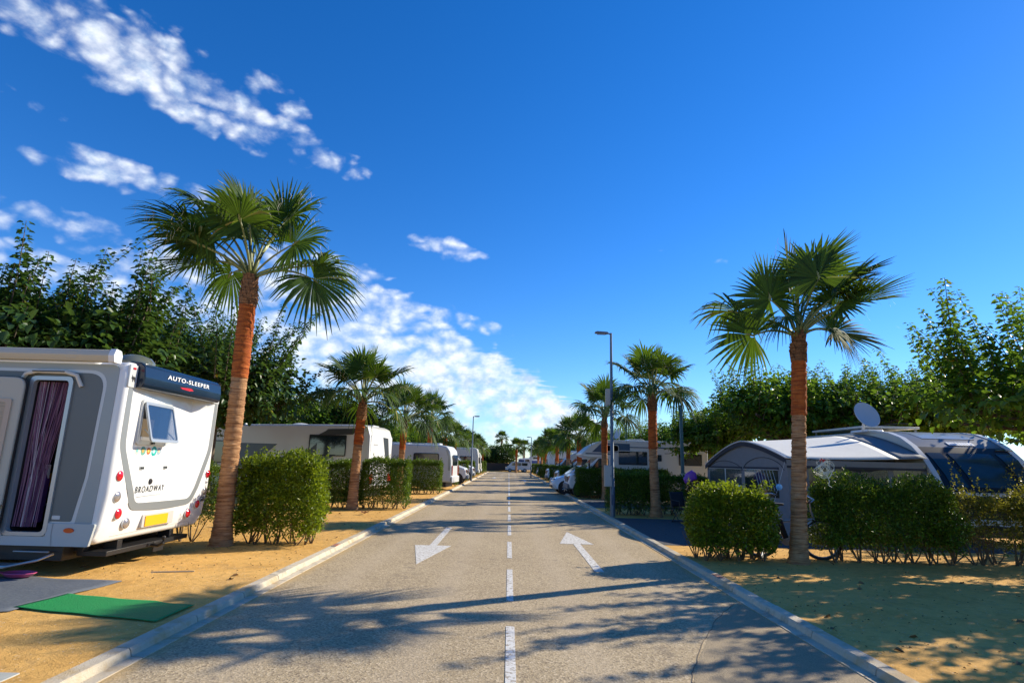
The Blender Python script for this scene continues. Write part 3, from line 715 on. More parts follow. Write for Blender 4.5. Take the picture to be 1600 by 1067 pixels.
# ---- clipped hedges
def hedge_data(w, d, h, n, L, seed, leaf, gap=.22, rough=.10, sparse=0., stems=9, round_=.18):
    """w x d x h block of small leaves centred on x, y with bare stems below"""
    rg = np.random.RandomState(seed)
    fr = [w * h, w * h, d * h, d * h, w * d * 1.2]; fr = np.array(fr) / sum(fr)
    face = rg.choice(5, n, p=fr); u = rg.uniform(-1, 1, n); v = rg.uniform(-1, 1, n); dep = np.abs(rg.normal(0, 1, n)) * rough * .9
    hx, hy = w / 2, d / 2; zb = gap
    x = np.where(face < 2, u * hx, np.where(face < 4, np.where(face == 2, hx, -hx), u * hx))
    y = np.where(face < 2, np.where(face == 0, -hy, hy), np.where(face < 4, u * hy, v * hy))
    z = np.where(face < 4, zb + (v * .5 + .5) * (h - zb), h)
    N3 = np.stack([np.where(face == 2, 1, np.where(face == 3, -1, 0)), np.where(face == 0, -1, np.where(face == 1, 1, 0)), (face == 4) * 1.], 1).astype(float)
    P = np.stack([x, y, z], 1)
    # round off edges towards an inner box
    inner = np.stack([np.clip(P[:, 0], -hx + round_, hx - round_), np.clip(P[:, 1], -hy + round_, hy - round_), np.clip(P[:, 2], zb + round_ * .8, h - round_)], 1)
    vv = P - inner; ln = np.linalg.norm(vv, axis=1, keepdims=True) + 1e-6; N3 = np.where(ln > .02, vv / ln, N3); P = inner + N3 * np.minimum(ln, round_)
    ph = rg.uniform(0, 6, 6)
    lump = (np.sin(P[:, 0] * 5.1 + ph[0]) * np.sin(P[:, 2] * 4.3 + ph[1]) + np.sin(P[:, 1] * 6 + ph[2] + P[:, 0] * 2) * .7 + np.sin(P[:, 0] * 13 + ph[3]) * np.sin(P[:, 2] * 11 + P[:, 1] * 9) * .5) * rough * .55
    P = P + N3 * (lump - dep + rg.normal(0, .028, n))[:, None]
    # inner fill so that one does not look through
    k = n // 4; Q = np.stack([rg.uniform(-hx * .85, hx * .85, k), rg.uniform(-hy * .7, hy * .7, k), rg.uniform(zb + .08, h * .92, k)], 1)
    P = np.concatenate([P, Q]); N3 = np.concatenate([N3, rg.normal(0, 1, (k, 3))])
    # sprigs sticking out on top
    ns = int(w * 22)
    sp, sn = [], []
    for i in range(ns):
        b = np.array([rg.uniform(-hx * .95, hx * .95), rg.uniform(-hy * .9, hy * .9), h + rg.uniform(-.03, .02)]); dd = np.array([rg.normal(0, .25), rg.normal(0, .25), 1]); Ls = rg.uniform(.03, .13) * (1 + sparse * 2)
        for j in range(int(Ls / .012) + 2): sp.append(b + dd * Ls * j / 8); sn.append(rg.normal(0, 1, 3))
    P = np.concatenate([P, np.array(sp)]); N3 = np.concatenate([N3, np.array(sn)])
    if sparse or gap:      # the foot of the hedge is thin: drop leaves low down, more between the stems
        t = np.clip((P[:, 2] - zb) / (h * (.24 + .5 * sparse)), 0, 1); keep = rg.rand(len(P)) < (.10 + .90 * t ** 1.1)
        if sparse: keep &= (np.sin(P[:, 0] * 7 + ph[4]) + np.sin(P[:, 2] * 9 + P[:, 0] * 4 + ph[5]) + rg.normal(0, .5, len(P))) > -1.9 + 2.3 * sparse - .6
        P, N3 = P[keep], N3[keep]
    m = len(P)
    D = N3 * .8 + rg.normal(0, .65, (m, 3)) + np.array([0, 0, .35]); Nn = rg.normal(0, .6, (m, 3)) + np.array([0, 0, .9]) + N3 * .4
    l = L * rg.uniform(.65, 1.3, m)
    V, F = leaves(P, D, Nn, l, l * rg.uniform(.45, .65, m), fold=.15, curl=.15)
    RN = np.clip(rg.normal(.42, .32, m), 0, .95); RN = np.where(rg.rand(m) < .012, .99, RN)
    wood = MB()
    for i in range(stems):
        x0 = -hx * .86 + 2 * hx * .86 * (i + .5) / stems + rg.uniform(-.06, .06); y0 = rg.uniform(-hy * .35, hy * .35)
        nb = rg.randint(3, 6)
        for b_ in range(nb):
            e = (x0 + rg.normal(0, .16), y0 + rg.normal(0, .15), gap + rg.uniform(.25, .6)); md = (x0 + (e[0] - x0) * .35, y0 + (e[1] - y0) * .35, .12)
            wood.tube([(x0, y0, -.03), md, e], [.014, .011, .004], 5)
    a = wood.build('stems', TWIG); c = np_mesh('leaves', V, F, leaf, None, None, np.repeat(RN, 2))
    r = (a.data, c.data); bpy.data.objects.remove(a); bpy.data.objects.remove(c); return r
def put_hedge(pr, label, loc, rz=0., sc=(1, 1, 1), group=None, name='hedge', cat='hedge'):
    root = thing(name, label, cat, loc, rz, group); root.scale = sc
    for nm, me in zip(('stems', 'foliage'), pr):
        o = bpy.data.objects.new(nm, me); COL.objects.link(o); o.parent = root
    return root
HGL = 'clipped hedges between the sunny pitches'; HGR = 'clipped hedges between the shaded pitches'
put_hedge(hedge_data(1.5, 1.0, 1.5, 21000, .050, 1, HEDGE_Y, .08, .15, round_=.3, stems=10), 'bright yellow green clipped hedge at the foot of the tallest palm', (-4.06, 10.75, .07), 0, (1, 1, 1), HGL)
put_hedge(hedge_data(2.4, .8, 1.35, 16000, .036, 2, HEDGE_G, .25, .08), 'hedge half hidden behind the navy banded camper', (-6.5, 10.85, .07), 0, (1, 1, 1), HGL)
put_hedge(hedge_data(1.35, 1.1, 1.18, 18000, .050, 3, HEDGE_Y, .08, .14, round_=.42, stems=12), 'rounded bright green hedge between the shaded kerb and the corded palm', (3.82, 10.3, .07), 0, (1, 1, 1), HGR)
put_hedge(hedge_data(2.4, .9, 1.36, 36000, .042, 4, HEDGE_G, .10, .20, round_=.42, stems=15), 'dense dark green hedge behind the bicycles, in front of the awning tent', (6.55, 10.45, .07), 0, (1, 1, 1), HGR)
put_hedge(hedge_data(1.6, .7, 1.15, 8500, .042, 5, HEDGE_T, .14, .12, sparse=.45, stems=9, round_=.25), 'thin yellowing shrub with bare stems in front of the panoramic caravan front', (8.3, 10.5, .07), 0, (1, 1, 1), HGR, 'shrub', 'shrub')
put_hedge(hedge_data(1.5, .7, 1.25, 9000, .042, 6, HEDGE_T, .14, .12, sparse=.35, stems=8, round_=.25), 'thin leafy shrub at the picture edge under the panoramic caravan front', (9.75, 10.5, .07), 0, (1, 1, 1), HGR, 'shrub', 'shrub')
H_A = hedge_data(1.5, .9, 1.42, 16000, .048, 7, HEDGE_G, .06, .07, round_=.12); H_B = hedge_data(2.6, .9, 1.38, 21000, .052, 8, HEDGE_G, .06, .08, round_=.12, stems=12)
H_C = hedge_data(1.4, .9, 1.25, 14000, .048, 9, HEDGE_G, .06, .07, round_=.12)
put_hedge(H_A, 'square cut hedge on the kerb side of the palm before the striped caravan', (-3.86, 18.7, .07), 0, (1, 1, 1.03), HGL)
put_hedge(H_B, 'hedge joining the second palm to the mulberries, below the striped caravan windows', (-6.15, 18.5, .07), 0, (1, 1, 1), HGL)
put_hedge(H_C, 'hedge enclosing the foot of the lamp post with the grey box', (3.80, 18.75, .07), 0, (.95, .9, 1.0), HGR)
put_hedge(H_B, 'low hedge on the inner side of the palm by the lamp post', (6.0, 19.2, .07), 0, (.9, .8, .86), HGR)
for i, (nm) in enumerate(('third', 'fourth', 'fifth', 'sixth', 'seventh', 'eighth', 'ninth')):
    y = 27.2 + i * 8.6
    put_hedge(H_A, f'{nm} kerbside hedge block from the front on the sunny side', (-3.82, y, .07), .05 * i, (1, 1, 1.02), HGL)
    if i < 4: put_hedge(H_B, f'{nm} inner hedge block from the front on the sunny side, behind its palm', (-6.2, y, .07), 0, (1, 1, 1), HGL)
    put_hedge(H_C, (f'{nm} kerbside hedge block from the front on the shaded side' if i else 'dark hedge in front of the camper headlight and cab'), (3.80, y - .1, .07), 3.14, (1, 1, 1.02), HGR)
    if i < 4: put_hedge(H_B, f'{nm} inner hedge block from the front on the shaded side', (6.0, y, .07), 3.1, (1, 1, .93), HGR)
#@@VEHICLES@@
# ================================================================ VEHICLES
def wheel(parent, c, r=.33, wd=.22, axis='Y', out=-1, spokes=5):
    """tyre with rim; out = side the rim faces along the axis"""
    w_ = MB().lathe(c, [(r * .62, -wd * .42), (r * .8, -wd * .5), (r * .96, -wd * .42), (r, -wd * .2), (r, wd * .2), (r * .96, wd * .42), (r * .8, wd * .5), (r * .62, wd * .42)], 28, axis).build('wheel', RUBBER, parent)
    b = MB(); h = out * wd * .42
    b.lathe(c, [(r * .64, h - out * .1), (r * .64, h), (r * .56, h + out * .01), (r * .54, h - out * .03), (.001, h - out * .035)], 28, axis)
    for k in range(spokes):
        a = 2 * math.pi * k / spokes; p0 = (math.cos(a) * r * .1, math.sin(a) * r * .1); p1 = (math.cos(a) * r * .57, math.sin(a) * r * .57)
        f = (lambda p: (c[0] + p[0], c[1] + h, c[2] + p[1])) if axis == 'Y' else (lambda p: (c[0] + h, c[1] + p[0], c[2] + p[1]))
        b.tube([f(p0), f(p1)], [r * .13, r * .09], 6)
    b.lathe(c, [(r * .16, h - out * .04), (r * .16, h + out * .015), (.001, h + out * .02)], 14, axis)
    b.build('rim', ALU, w_)
    return w_

# ---------------------------------------------------------------- near camper with navy band
def near_camper():
    t = thing('motorhome', 'white camper with navy band, open side door and propped rear window', 'motorhome', (-5.0, 7.5, .07))
    # local: x<=0 away from the road, y 0 (door side) .. 2.5, z from the sand
    X0, W, ZT, ZB = -.10, 2.5, 2.70, .38; XB = -.40
    body = MB().prism([(-7, ZB), (XB - .08, ZB), (XB - .03, .70), (XB, 1.0), (XB, ZT), (-7, ZT)], FY, 0, W).build('body', WHITE, None, bevel=.10, seg=5)
    cut = MB().bb(-1.20, -.73, -.3, 1.0, .52, 2.42).build('c', WHITE, None, smooth=False)
    bake(body, cut); body.parent = t
    inn = MB(); x0, x1, y1, z0, z1 = -1.197, -.733, .98, .523, 2.417
    inn.add([(x0, .02, z0), (x1, .02, z0), (x1, y1, z0), (x0, y1, z0), (x0, .02, z1), (x1, .02, z1), (x1, y1, z1), (x0, y1, z1)], [(0, 1, 2, 3), (4, 7, 6, 5), (0, 3, 7, 4), (1, 5, 6, 2), (3, 2, 6, 7)])
    inn.build('doorway_shade_box', mat('unlit_interior', (.022, .018, .02), .7), t, smooth=False, recalc=False)  # near-black box gives the doorway the shade of an unlit interior
    # rear surround; the recess floor runs deeper towards the far side
    def xf(y): return X0 + .062 - .12 * (y - .2)
    ya, yb = .0, W
    outer = rpoly([(ya, ZB), (yb, ZB), (yb, ZT), (ya, ZT)], [.10, .10, .14, .14], 6)
    def xat(z, x): return x - (.10 if z < .5 else max(0, (1.0 - z)) * .12)
    inner = rpoly([(.60, .86), (1.94, .84), (2.30, 1.6), (2.34, 2.62), (.17, 2.62), (.20, 1.6)], [.16, .16, .5, .03, .03, .4], 6)
    def resample(poly, n=96):
        P = [Vector(p) for p in poly] + [Vector(poly[0])]; d = [0]
        for a, b in zip(P, P[1:]): d.append(d[-1] + (b - a).length)
        out = []
        for k in range(n):
            s = d[-1] * k / n; i = max(j for j in range(len(d) - 1) if d[j] <= s + 1e-9); f = (s - d[i]) / max(d[i + 1] - d[i], 1e-9); out.append(P[i].lerp(P[i + 1], f))
        return out
    ctr = Vector((1.25, 1.6))
    def byang(poly, n=120):
        """sample by angle about the centre so that rings correspond"""
        P = resample(poly, 900); A = [math.atan2(p.y - ctr.y, p.x - ctr.x) for p in P]; out = []
        for k in range(n):
            a = -math.pi + 2 * math.pi * (k + .5) / n; j = min(range(len(P)), key=lambda i: abs((A[i] - a + math.pi) % (2 * math.pi) - math.pi)); out.append(P[j])
        return out
    O, I = byang(outer), byang(inner)
    rec = byang(rpoly([(.66, .93), (1.66, .92), (1.94, 1.6), (2.14, 2.60), (.20, 2.60), (.26, 1.6)], [.12, .12, .4, .03, .03, .4], 6))
    def L(pts, ins, x, zc=True):
        out = []
        for p in pts:
            q = p + (ctr - p).normalized() * ins; out.append((xat(q.y, x), q.x, q.y))
        return out
    FL = [(xf(p.x), p.x, p.y) for p in rec]
    MB().loft([L(O, .012, XB - .06), L(O, .004, X0 - .02), L(O, .0, X0 + .015), L(O, .02, X0 + .055), L(O, .06, X0 + .075), L(I, -.005, X0 + .075), L(I, .01, X0 + .070), FL], cap0=False, cap1=True).build('rear_surround', WHITE, t, angle=50)
    # silver ribbon running down both sides and under the recess
    sel = [k for k in range(len(I)) if not (I[k].y > 2.60)]
    rb = MB(); n = len(I)
    # order from the top of one side around the bottom to the other top
    start = next(k for k in range(n) if I[k].y > 2.60 and I[(k + 1) % n].y <= 2.60)
    seq = [(start + 1 + j) % n for j in range(n) if I[(start + 1 + j) % n].y <= 2.60]
    loops = []
    for k in seq:
        q0 = I[k] - (ctr - I[k]).normalized() * .012; q1 = I[k] - (ctr - I[k]).normalized() * .125
        loops.append([(xat(q0.y, X0 + .078), q0.x, q0.y), (xat(q1.y, X0 + .078), q1.x, q1.y), (xat(q1.y, X0 + .070), q1.x, q1.y), (xat(q0.y, X0 + .070), q0.x, q0.y)])
    rb.loft(loops).build('silver_ribbon', mat('ribbon_grey', (.26, .28, .29), .35, metal=.2), t, angle=60)
    # pillars beside the navy band
    for y0, y1 in ((.03, .195), (2.285, 2.45)):
        MB().prism(rrect(y0, 2.36, y1, 2.66, .02, 2), FX, X0 + .06, X0 + .088).build('pillar_trim', LSILV, t, bevel=.006)
        MB().prism(rrect((y0 + y1) / 2 - .03, 2.60, (y0 + y1) / 2 + .03, 2.625, .008, 2), FX, X0 + .088, X0 + .094).build('marker_lamp', RED, t)
    # small black bull sticker
    bull = [(.075, 2.49), (.085, 2.50), (.088, 2.53), (.094, 2.51), (.105, 2.505), (.14, 2.505), (.15, 2.49), (.148, 2.44), (.138, 2.44), (.136, 2.465), (.115, 2.462), (.112, 2.435), (.100, 2.435), (.098, 2.465), (.088, 2.47), (.080, 2.475)]
    MB().prism(bull, FX, X0 + .0885, X0 + .091).build('bull_sticker', BLACK, t, smooth=False)
    # navy spoiler band
    prof = [(X0 - .06, 2.72), (X0 + .10, 2.715), (X0 + .17, 2.66), (X0 + .19, 2.52), (X0 + .185, 2.42), (X0 + .16, 2.375), (X0 - .0, 2.37)]
    band = MB().prism(rpoly(prof, .03, 4), FY, .20, 2.28).build('rear_spoiler', NAVY, t, bevel=.012)
    xs = X0 + .189
    text('AUTO-SLEEPER', .085, (xs, 1.29, 2.585), (R(90), R(0), R(90)), WTX, band, width=1.16, spacing=1.15)
    MB().prism([(1.05, 2.485), (1.35, 2.50), (1.42, 2.47), (1.30, 2.455), (1.10, 2.465)], FX, xs - .003, xs + .003).build('brake_lamp', RED, band, smooth=False)
    # window: frame, dark plate for the unlit interior, blind and tilted pane
    xw = xf(.9) + .010
    fo = rrect(.44, 1.63, 1.34, 2.24, .05); fi = rrect(.49, 1.69, 1.29, 2.20, .04)
    wf = ring('rear_window', fo, fi, FX, xw - .012, xw + .020, LSILV, t)
    wf.rotation_euler = (0, 0, R(6.8)); pv = Vector((xf(.9), .9, 0)); wf.location = pv - Matrix.Rotation(R(6.8), 3, 'Z') @ pv
    plate('window_dark_plate', rrect(.488, 1.688, 1.292, 2.202, .04), FX, xw - .005, xw + .006, DARKIN, wf)
    plate('blind', rrect(.52, 1.70, .84, 1.98, .01), FX, xw + .006, xw + .012, mat('beige_blind', (.42, .32, .20), .8), wf)
    plate('curtain', rrect(.98, 1.70, 1.25, 2.17, .01), FX, xw + .007, xw + .014, mat('blue_curtain', (.03, .07, .16), .8, var=.4, vscale=30), wf)
    plate('sill', rrect(.50, 1.69, 1.28, 1.735, .01), FX, xw + .010, xw + .030, WHITE, wf)
    a = R(15); ca, sa = math.cos(a), math.sin(a); hz, L_ = 2.21, .56
    def fp(y, s, th): return (xw + .032 + s * sa + th * ca, y, hz - s * ca + th * sa)
    po = rrect(.46, 0, 1.32, L_, .05); pi_ = rrect(.50, .04, 1.28, L_ - .04, .04)
    pane = MB().loft([[fp(*p, -.008) for p in po], [fp(*p, .008) for p in po]]).build('window_pane', TINT, wf)
    n_ = len(po); MB().loft([[fp(*p, -.011) for p in pi_], [fp(*p, -.011) for p in po], [fp(*p, .012) for p in po], [fp(*p, .012) for p in pi_], [fp(*p, -.011) for p in pi_]], cap0=False, cap1=False).build('pane_edge', SILV, pane)
    for y in (.56, 1.22):
        MB().tube([(xw + .03, y, 1.84), fp(y, .50, -.01)], .008, 6).build('strut', LSILV, wf)
    MB().bb(xw + .03, xw + .05, .80, .88, 1.64, 1.68).build('catch', BLACK, wf, bevel=.004)
    # round souvenir stickers under the window
    cols = ((.65, .62, .5), (.15, .38, .30), (.60, .16, .05), (.02, .42, .38), (.30, .42, .52))
    for k, c in enumerate(cols):
        y = .53 + k * .155; r = .048 + .012 * (k % 2) + (.008 if k == 3 else 0)
        MB().lathe((xf(y) + .003, y, 1.545), [(r, -.001), (r, .004), (.001, .0045)], 20, 'X').build('sticker', mat(f'sticker_{k}', c, .4, var=.5, vscale=25), t)
        MB().lathe((xf(y) + .0075, y - .008, 1.547), [(r * .5, -.001), (r * .5, .002), (.001, .0022)], 12, 'X').build('sticker_motif', mat(f'motif_{k}', ((.2, .5, .5), (.5, .35, .1), (.7, .5, .1), (.5, .8, .75), (.7, .5, .3))[k], .4), t)
    for y in (.66, 1.36):
        MB().prism(rrect(y, 1.29, y + .10, 1.335, .008, 2), FX, xf(y) - .01, xf(y) + .010).build('vent', SILV, t)
        MB().prism(rrect(y + .012, 1.30, y + .046, 1.325, .004, 2), FX, xf(y) + .006, xf(y) + .0125).build('vent_slot', BLACK, t)
        MB().prism(rrect(y + .054, 1.30, y + .088, 1.325, .004, 2), FX, xf(y) + .006, xf(y) + .0125).build('vent_slot', BLACK, t)
    MB().lathe((xf(1.02), 1.02, 1.12), [(.042, -.002), (.042, .012), (.034, .02), (.001, .022)], 20, 'X').build('lock', BLACK, t)
    text('BROADWAY', .125, (xf(1.05) + .004, 1.05, 1.015), (R(90), 0, R(96.8)), NAVYTX, t, width=.86, shear=.12, spacing=1.25, off=.004)
    MB().tube([(xf(.6) + .0, .62, .935), (xf(.66) + .02, .66, .935), (xf(1.36) + .02, 1.36, .940), (xf(1.4), 1.42, .940)], .016, 8).build('grab_handle', LSILV, t)
    # lamps
    for y, z, m, nm in ((.165, 1.22, RED, 'tail_lamp'), (.19, .96, CLEARL, 'reverse_lamp'), (.30, .74, RED, 'tail_lamp'), (.52, .60, CLEARL, 'fog_lamp'), (2.39, 1.20, RED, 'tail_lamp'), (2.37, .93, CLEARL, 'reverse_lamp'), (2.24, .73, RED, 'tail_lamp'), (2.02, .60, RED, 'fog_lamp')):
        x = xat(z, X0 + .072); r = .068 if y < 1.2 else .064
        l = MB().lathe((x, y, z), [(r * 1.12, -.01), (r * 1.12, .004), (r * .98, .008)], 24, 'X').build(nm, LSILV, t)
        MB().lathe((x, y, z), [(r * .98, .0), (r * .95, .016), (r * .6, .032), (.001, .038)], 24, 'X').build('lens', m, l)
    text('GB', .11, (xat(.79, X0 + .080), 2.36, .80), RX_, NAVYTX, t)
    # number plate in its recess
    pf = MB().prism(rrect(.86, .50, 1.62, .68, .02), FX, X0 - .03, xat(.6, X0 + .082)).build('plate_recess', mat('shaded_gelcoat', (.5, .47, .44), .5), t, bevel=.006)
    x = xat(.6, X0 + .082)
    MB().prism(rrect(.92, .515, 1.46, .655, .012), FX, x, x + .01).build('number_plate', YELLOW, pf)
    MB().tube([(xat(.47, X0 + .08), .30, .455), (xat(.47, X0 + .08), 1.2, .465), (xat(.47, X0 + .08), 2.15, .470), (xat(.47, X0 + .08), 2.19, .43), (xat(.47, X0 + .08), 2.2, .39)], .004, 5).build('bumper_seam', mat('seam_grey', (.35, .36, .35), .6), t)
    # door side (faces -y): grey panel with cream edging
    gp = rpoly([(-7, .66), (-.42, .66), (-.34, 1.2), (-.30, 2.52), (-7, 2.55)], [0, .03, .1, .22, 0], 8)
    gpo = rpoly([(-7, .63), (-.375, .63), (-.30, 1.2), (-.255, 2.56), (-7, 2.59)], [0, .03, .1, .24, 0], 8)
    def minus_door(poly, y0, y1, m, nm):
        o = MB().prism(poly, FY, y0, y1).build(nm, m, None, smooth=False)
        c = MB().bb(-1.235, -.695, -.3, .3, .48, 2.455).build('c', m, None, smooth=False)
        bake(o, c); o.parent = t; return o
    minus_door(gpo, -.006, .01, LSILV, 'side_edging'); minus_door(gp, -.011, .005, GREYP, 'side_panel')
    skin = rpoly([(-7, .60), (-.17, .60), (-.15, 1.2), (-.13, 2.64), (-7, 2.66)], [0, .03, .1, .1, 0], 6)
    minus_door(skin, -.0035, .01, mat('shaded_white_side', (.33, .36, .35), .4, coat=.2), 'side_shade_skin')  # grey laid over the white side to paint in its shade
    sk = rpoly([(-7, ZB - .01), (-.15, ZB - .01), (-.10, .64), (-7, .64)], .02, 3)
    minus_door(sk, -.03, .01, mat('shaded_white_skirt', (.44, .47, .47), .4, coat=.2), 'side_skirt')  # pale skirt greyed in its colour for the side's shade
    fr = ring('door_frame', rrect(-1.245, .485, -.685, 2.465, .08), rrect(-1.195, .53, -.735, 2.415, .06), FY, -.035, .03, SILV, t)
    MB().tube([(-1.40, -.02, 2.35), (-1.30, -.05, 2.49), (-1.15, -.06, 2.525), (-.78, -.06, 2.52), (-.64, -.05, 2.48), (-.58, -.02, 2.34)], .026, 8).build('drip_arch', OFFW, t)
    plate('rain_slot', rrect(-1.2, 2.515, -.78, 2.53, .005), FY, -.088, -.08, BLACK, t)
    MB().prism(rrect(-.66, .685, -.56, .73, .01), FY, -.016, -.01).build('badge', LSILV, t)
    MB().prism([(-.41 + .065 * math.cos(k * math.pi / 10), .56 + .030 * math.sin(k * math.pi / 10)) for k in range(20)], FY, -.042, -.028).build('side_marker', mat('amber_red', (.62, .06, .01), .2, coat=.5), t, bevel=.004)
    MB().tube([(-.62, -.033, .64), (-.62, -.033, .50), (-.60, -.033, .38)], .004, 5).build('skirt_seam', mat('seam_grey', (.35, .36, .35), .6), t)
    # string curtain and things seen inside
    rg = random.Random(9); cu = MB()
    for k in range(78):
        x = -1.18 + .44 * rg.random() ** 1.15; y = .04 + rg.random() * .05; lean = -.02 - .05 * rg.random() if x > -1.0 else rg.uniform(-.02, .0)
        gather = -1.03 + .06 * rg.random() if k % 3 else x
        pts = [(x, y, 2.40), (x + (gather - x) * .25 + lean, y, 1.7), (max(-1.185, x + (gather - x) * .55 + lean * 1.5), y + .01, 1.15), (max(-1.185, x + (gather - x) * .62 + lean * 1.6 + rg.uniform(-.02, .02)), y, .58)]
        cu.tube(pts, .0028 + .002 * rg.random(), 4, mi=rg.choice((0, 0, 1, 2)))
    cu.build('string_curtain', [mat('mauve_thread', (.30, .14, .22), .7), mat('pale_thread', (.55, .48, .52), .6), mat('plum_thread', (.13, .05, .12), .8)], t)
    MB().prism([(-1.12, 2.20), (-.94, 2.19), (-.96, 2.34), (-1.02, 2.36), (-1.06, 2.34)], FY, .42, .46).build('lamp_shade', mat('orange_shade', (.75, .25, .07), .7), t)
    MB().bb(-.94, -.77, .50, .52, 1.58, 1.92).build('poster', mat('green_poster', (.16, .19, .09), .6, var=.5, vscale=20), t)
    MB().prism([(-.96, 1.10), (-.84, 1.09), (-.80, 1.14), (-.79, 1.29), (-.85, 1.30), (-.92, 1.18)], FY, .40, .50).build('orange_bag', mat('orange_cloth', (.85, .30, .02), .8), t, bevel=.01)
    MB().prism([(-1.13, 1.06), (-1.07, 1.05), (-1.06, 1.22), (-1.12, 1.23)], FY, .35, .42).build('orange_towel', mat('orange_cloth', (.85, .30, .02), .8), t, bevel=.008)
    MB().prism([(-1.06, .62), (-.97, .62), (-.96, 1.15), (-1.03, 1.32), (-1.07, 1.15)], FY, .16, .24).build('purple_cloth', mat('purple_cloth', (.12, .04, .20), .8, var=.4, vscale=20), t, bevel=.01)
    MB().bb(-1.04, -.96, .20, .22, 1.16, 1.34).build('white_cloth', mat('white_cloth', (.7, .66, .68), .8), t, bevel=.008)
    MB().bb(-1.15, -.75, .45, .60, .80, .83).build('shelf', mat('shelf_grey', (.10, .10, .12), .6), t)
    # entrance door, folded back against the side
    dr = bpy.data.objects.new('door', None); COL.objects.link(dr); dr.parent = t; dr.location = (-1.235, -.05, 0); dr.rotation_euler = (0, 0, R(9))
    dp = rrect(-.70, .50, -.0, 2.43, .13)
    MB().prism(dp, FY, -.085, -.035).build('door_leaf', mat('cream_door', (.46, .44, .36), .4), dr, bevel=.014, seg=3)
    ring('door_seal', rrect(-.71, .49, .012, 2.44, .13), rrect(-.68, .52, -.022, 2.41, .12), FY, -.055, -.025, BLACK, dr)
    ring('blind_frame', rrect(-.62, 1.25, -.10, 2.15, .03), rrect(-.56, 1.31, -.16, 2.10, .02), FY, -.105, -.08, mat('beige_frame', (.50, .40, .30), .5), dr)
    bl = MB()
    for k in range(22): bl.bb(-.56, -.16, -.094 - .006 * (k % 2), -.086, 1.31 + k * .0355, 1.31 + (k + .92) * .0355)
    bl.build('pleated_blind', mat('cream_blind', (.45, .38, .28), .8), dr, smooth=False)
    MB().prism(rrect(-.60, .62, -.13, 1.02, .04), FY, -.12, -.08).build('door_bin', mat('grey_bin', (.30, .32, .31), .5), dr, bevel=.015)
    # awning cassette
    aw = MB().prism(rpoly([(-.13, 2.66), (-.02, 2.66), (-.01, 2.74), (-.03, 2.80), (-.13, 2.82), (-.16, 2.74)], .02, 3), lambda p, q, s: (s, p, q), -7, -.20).build('awning_cassette', mat('ivory_cassette', (.55, .50, .38), .45), t, bevel=.005)
    MB().prism(rpoly([(-.145, 2.65), (-.005, 2.65), (-.0, 2.75), (-.03, 2.815), (-.135, 2.83), (-.17, 2.74)], .02, 3), lambda p, q, s: (s, p, q), -.20, -.12).build('end_cap', WHITE, aw, bevel=.01)
    MB().bb(-7, -.5, -.135, -.125, 2.77, 2.79).build('awning_lip', CHROME, aw, smooth=False)
    MB().bb(-.75, -.62, -.15, -.12, 2.70, 2.78).build('awning_bracket', mat('ivory_cassette', (.55, .50, .38), .45), aw, bevel=.004)
    MB().lathe((-.25, .45, ZT - .02), [(.26, 0), (.26, .06), (.20, .13), (.08, .17), (.001, .18)], 20).build('roof_vent', mat('smoked_dome', (.12, .13, .10), .2, coat=.5), t).scale = (1, 1, 1)
    for k in range(3): MB().bb(-5 + k * 1.6, -4.1 + k * 1.6, .7, 1.6, ZT, ZT + .08).build('roof_light', LSILV, t, bevel=.03, seg=3)
    # black chassis slab that also gives the underbody shadow, wheels, step, tow gear
    ch = MB().bb(-6.9, -.55, .12, 2.38, .17, .40); ch.bb(-1.6, -.42, .3, .42, .26, .38); ch.build('chassis', BLACK, t, bevel=.01)
    hb = MB().bb(-.5, -.12, .30, 2.2, .21, .27); hb.bb(-.34, -.16, .55, .65, .24, .38); hb.bb(-.34, -.16, 1.75, 1.85, .24, .38)
    hb.tube([(-.4, 1.25, .24), (-.02, 1.25, .22), (.05, 1.25, .26), (.05, 1.25, .31)], .025, 8); hb.lathe((.05, 1.25, .33), [(.001, -.03), (.022, -.02), (.026, 0), (.022, .02), (.001, .028)], 12)
    hb.bb(-.13, -.11, 1.3, 1.55, .12, .26)
    hb.build('tow_bar', BLACK, t, bevel=.004)
    for x in (-3.0, -5.9):
        for y, o in ((.14, -1), (W - .14, 1)): wheel(t, (x, y, .33), .33, .2, 'Y', o)
    st = MB()
    st.tube([(-1.42, .02, .26), (-1.42, -.30, .17), (-.88, -.30, .17), (-.66, -.12, .22), (-.60, .04, .27)], .016, 6)
    st.bb(-1.42, -.9, -.31, -.05, .15, .172); st.tube([(-1.1, .04, .29), (-.66, .04, .29)], .012, 6)
    st.build('folding_step', ALU, t, bevel=.003)
    return t
near_camper()

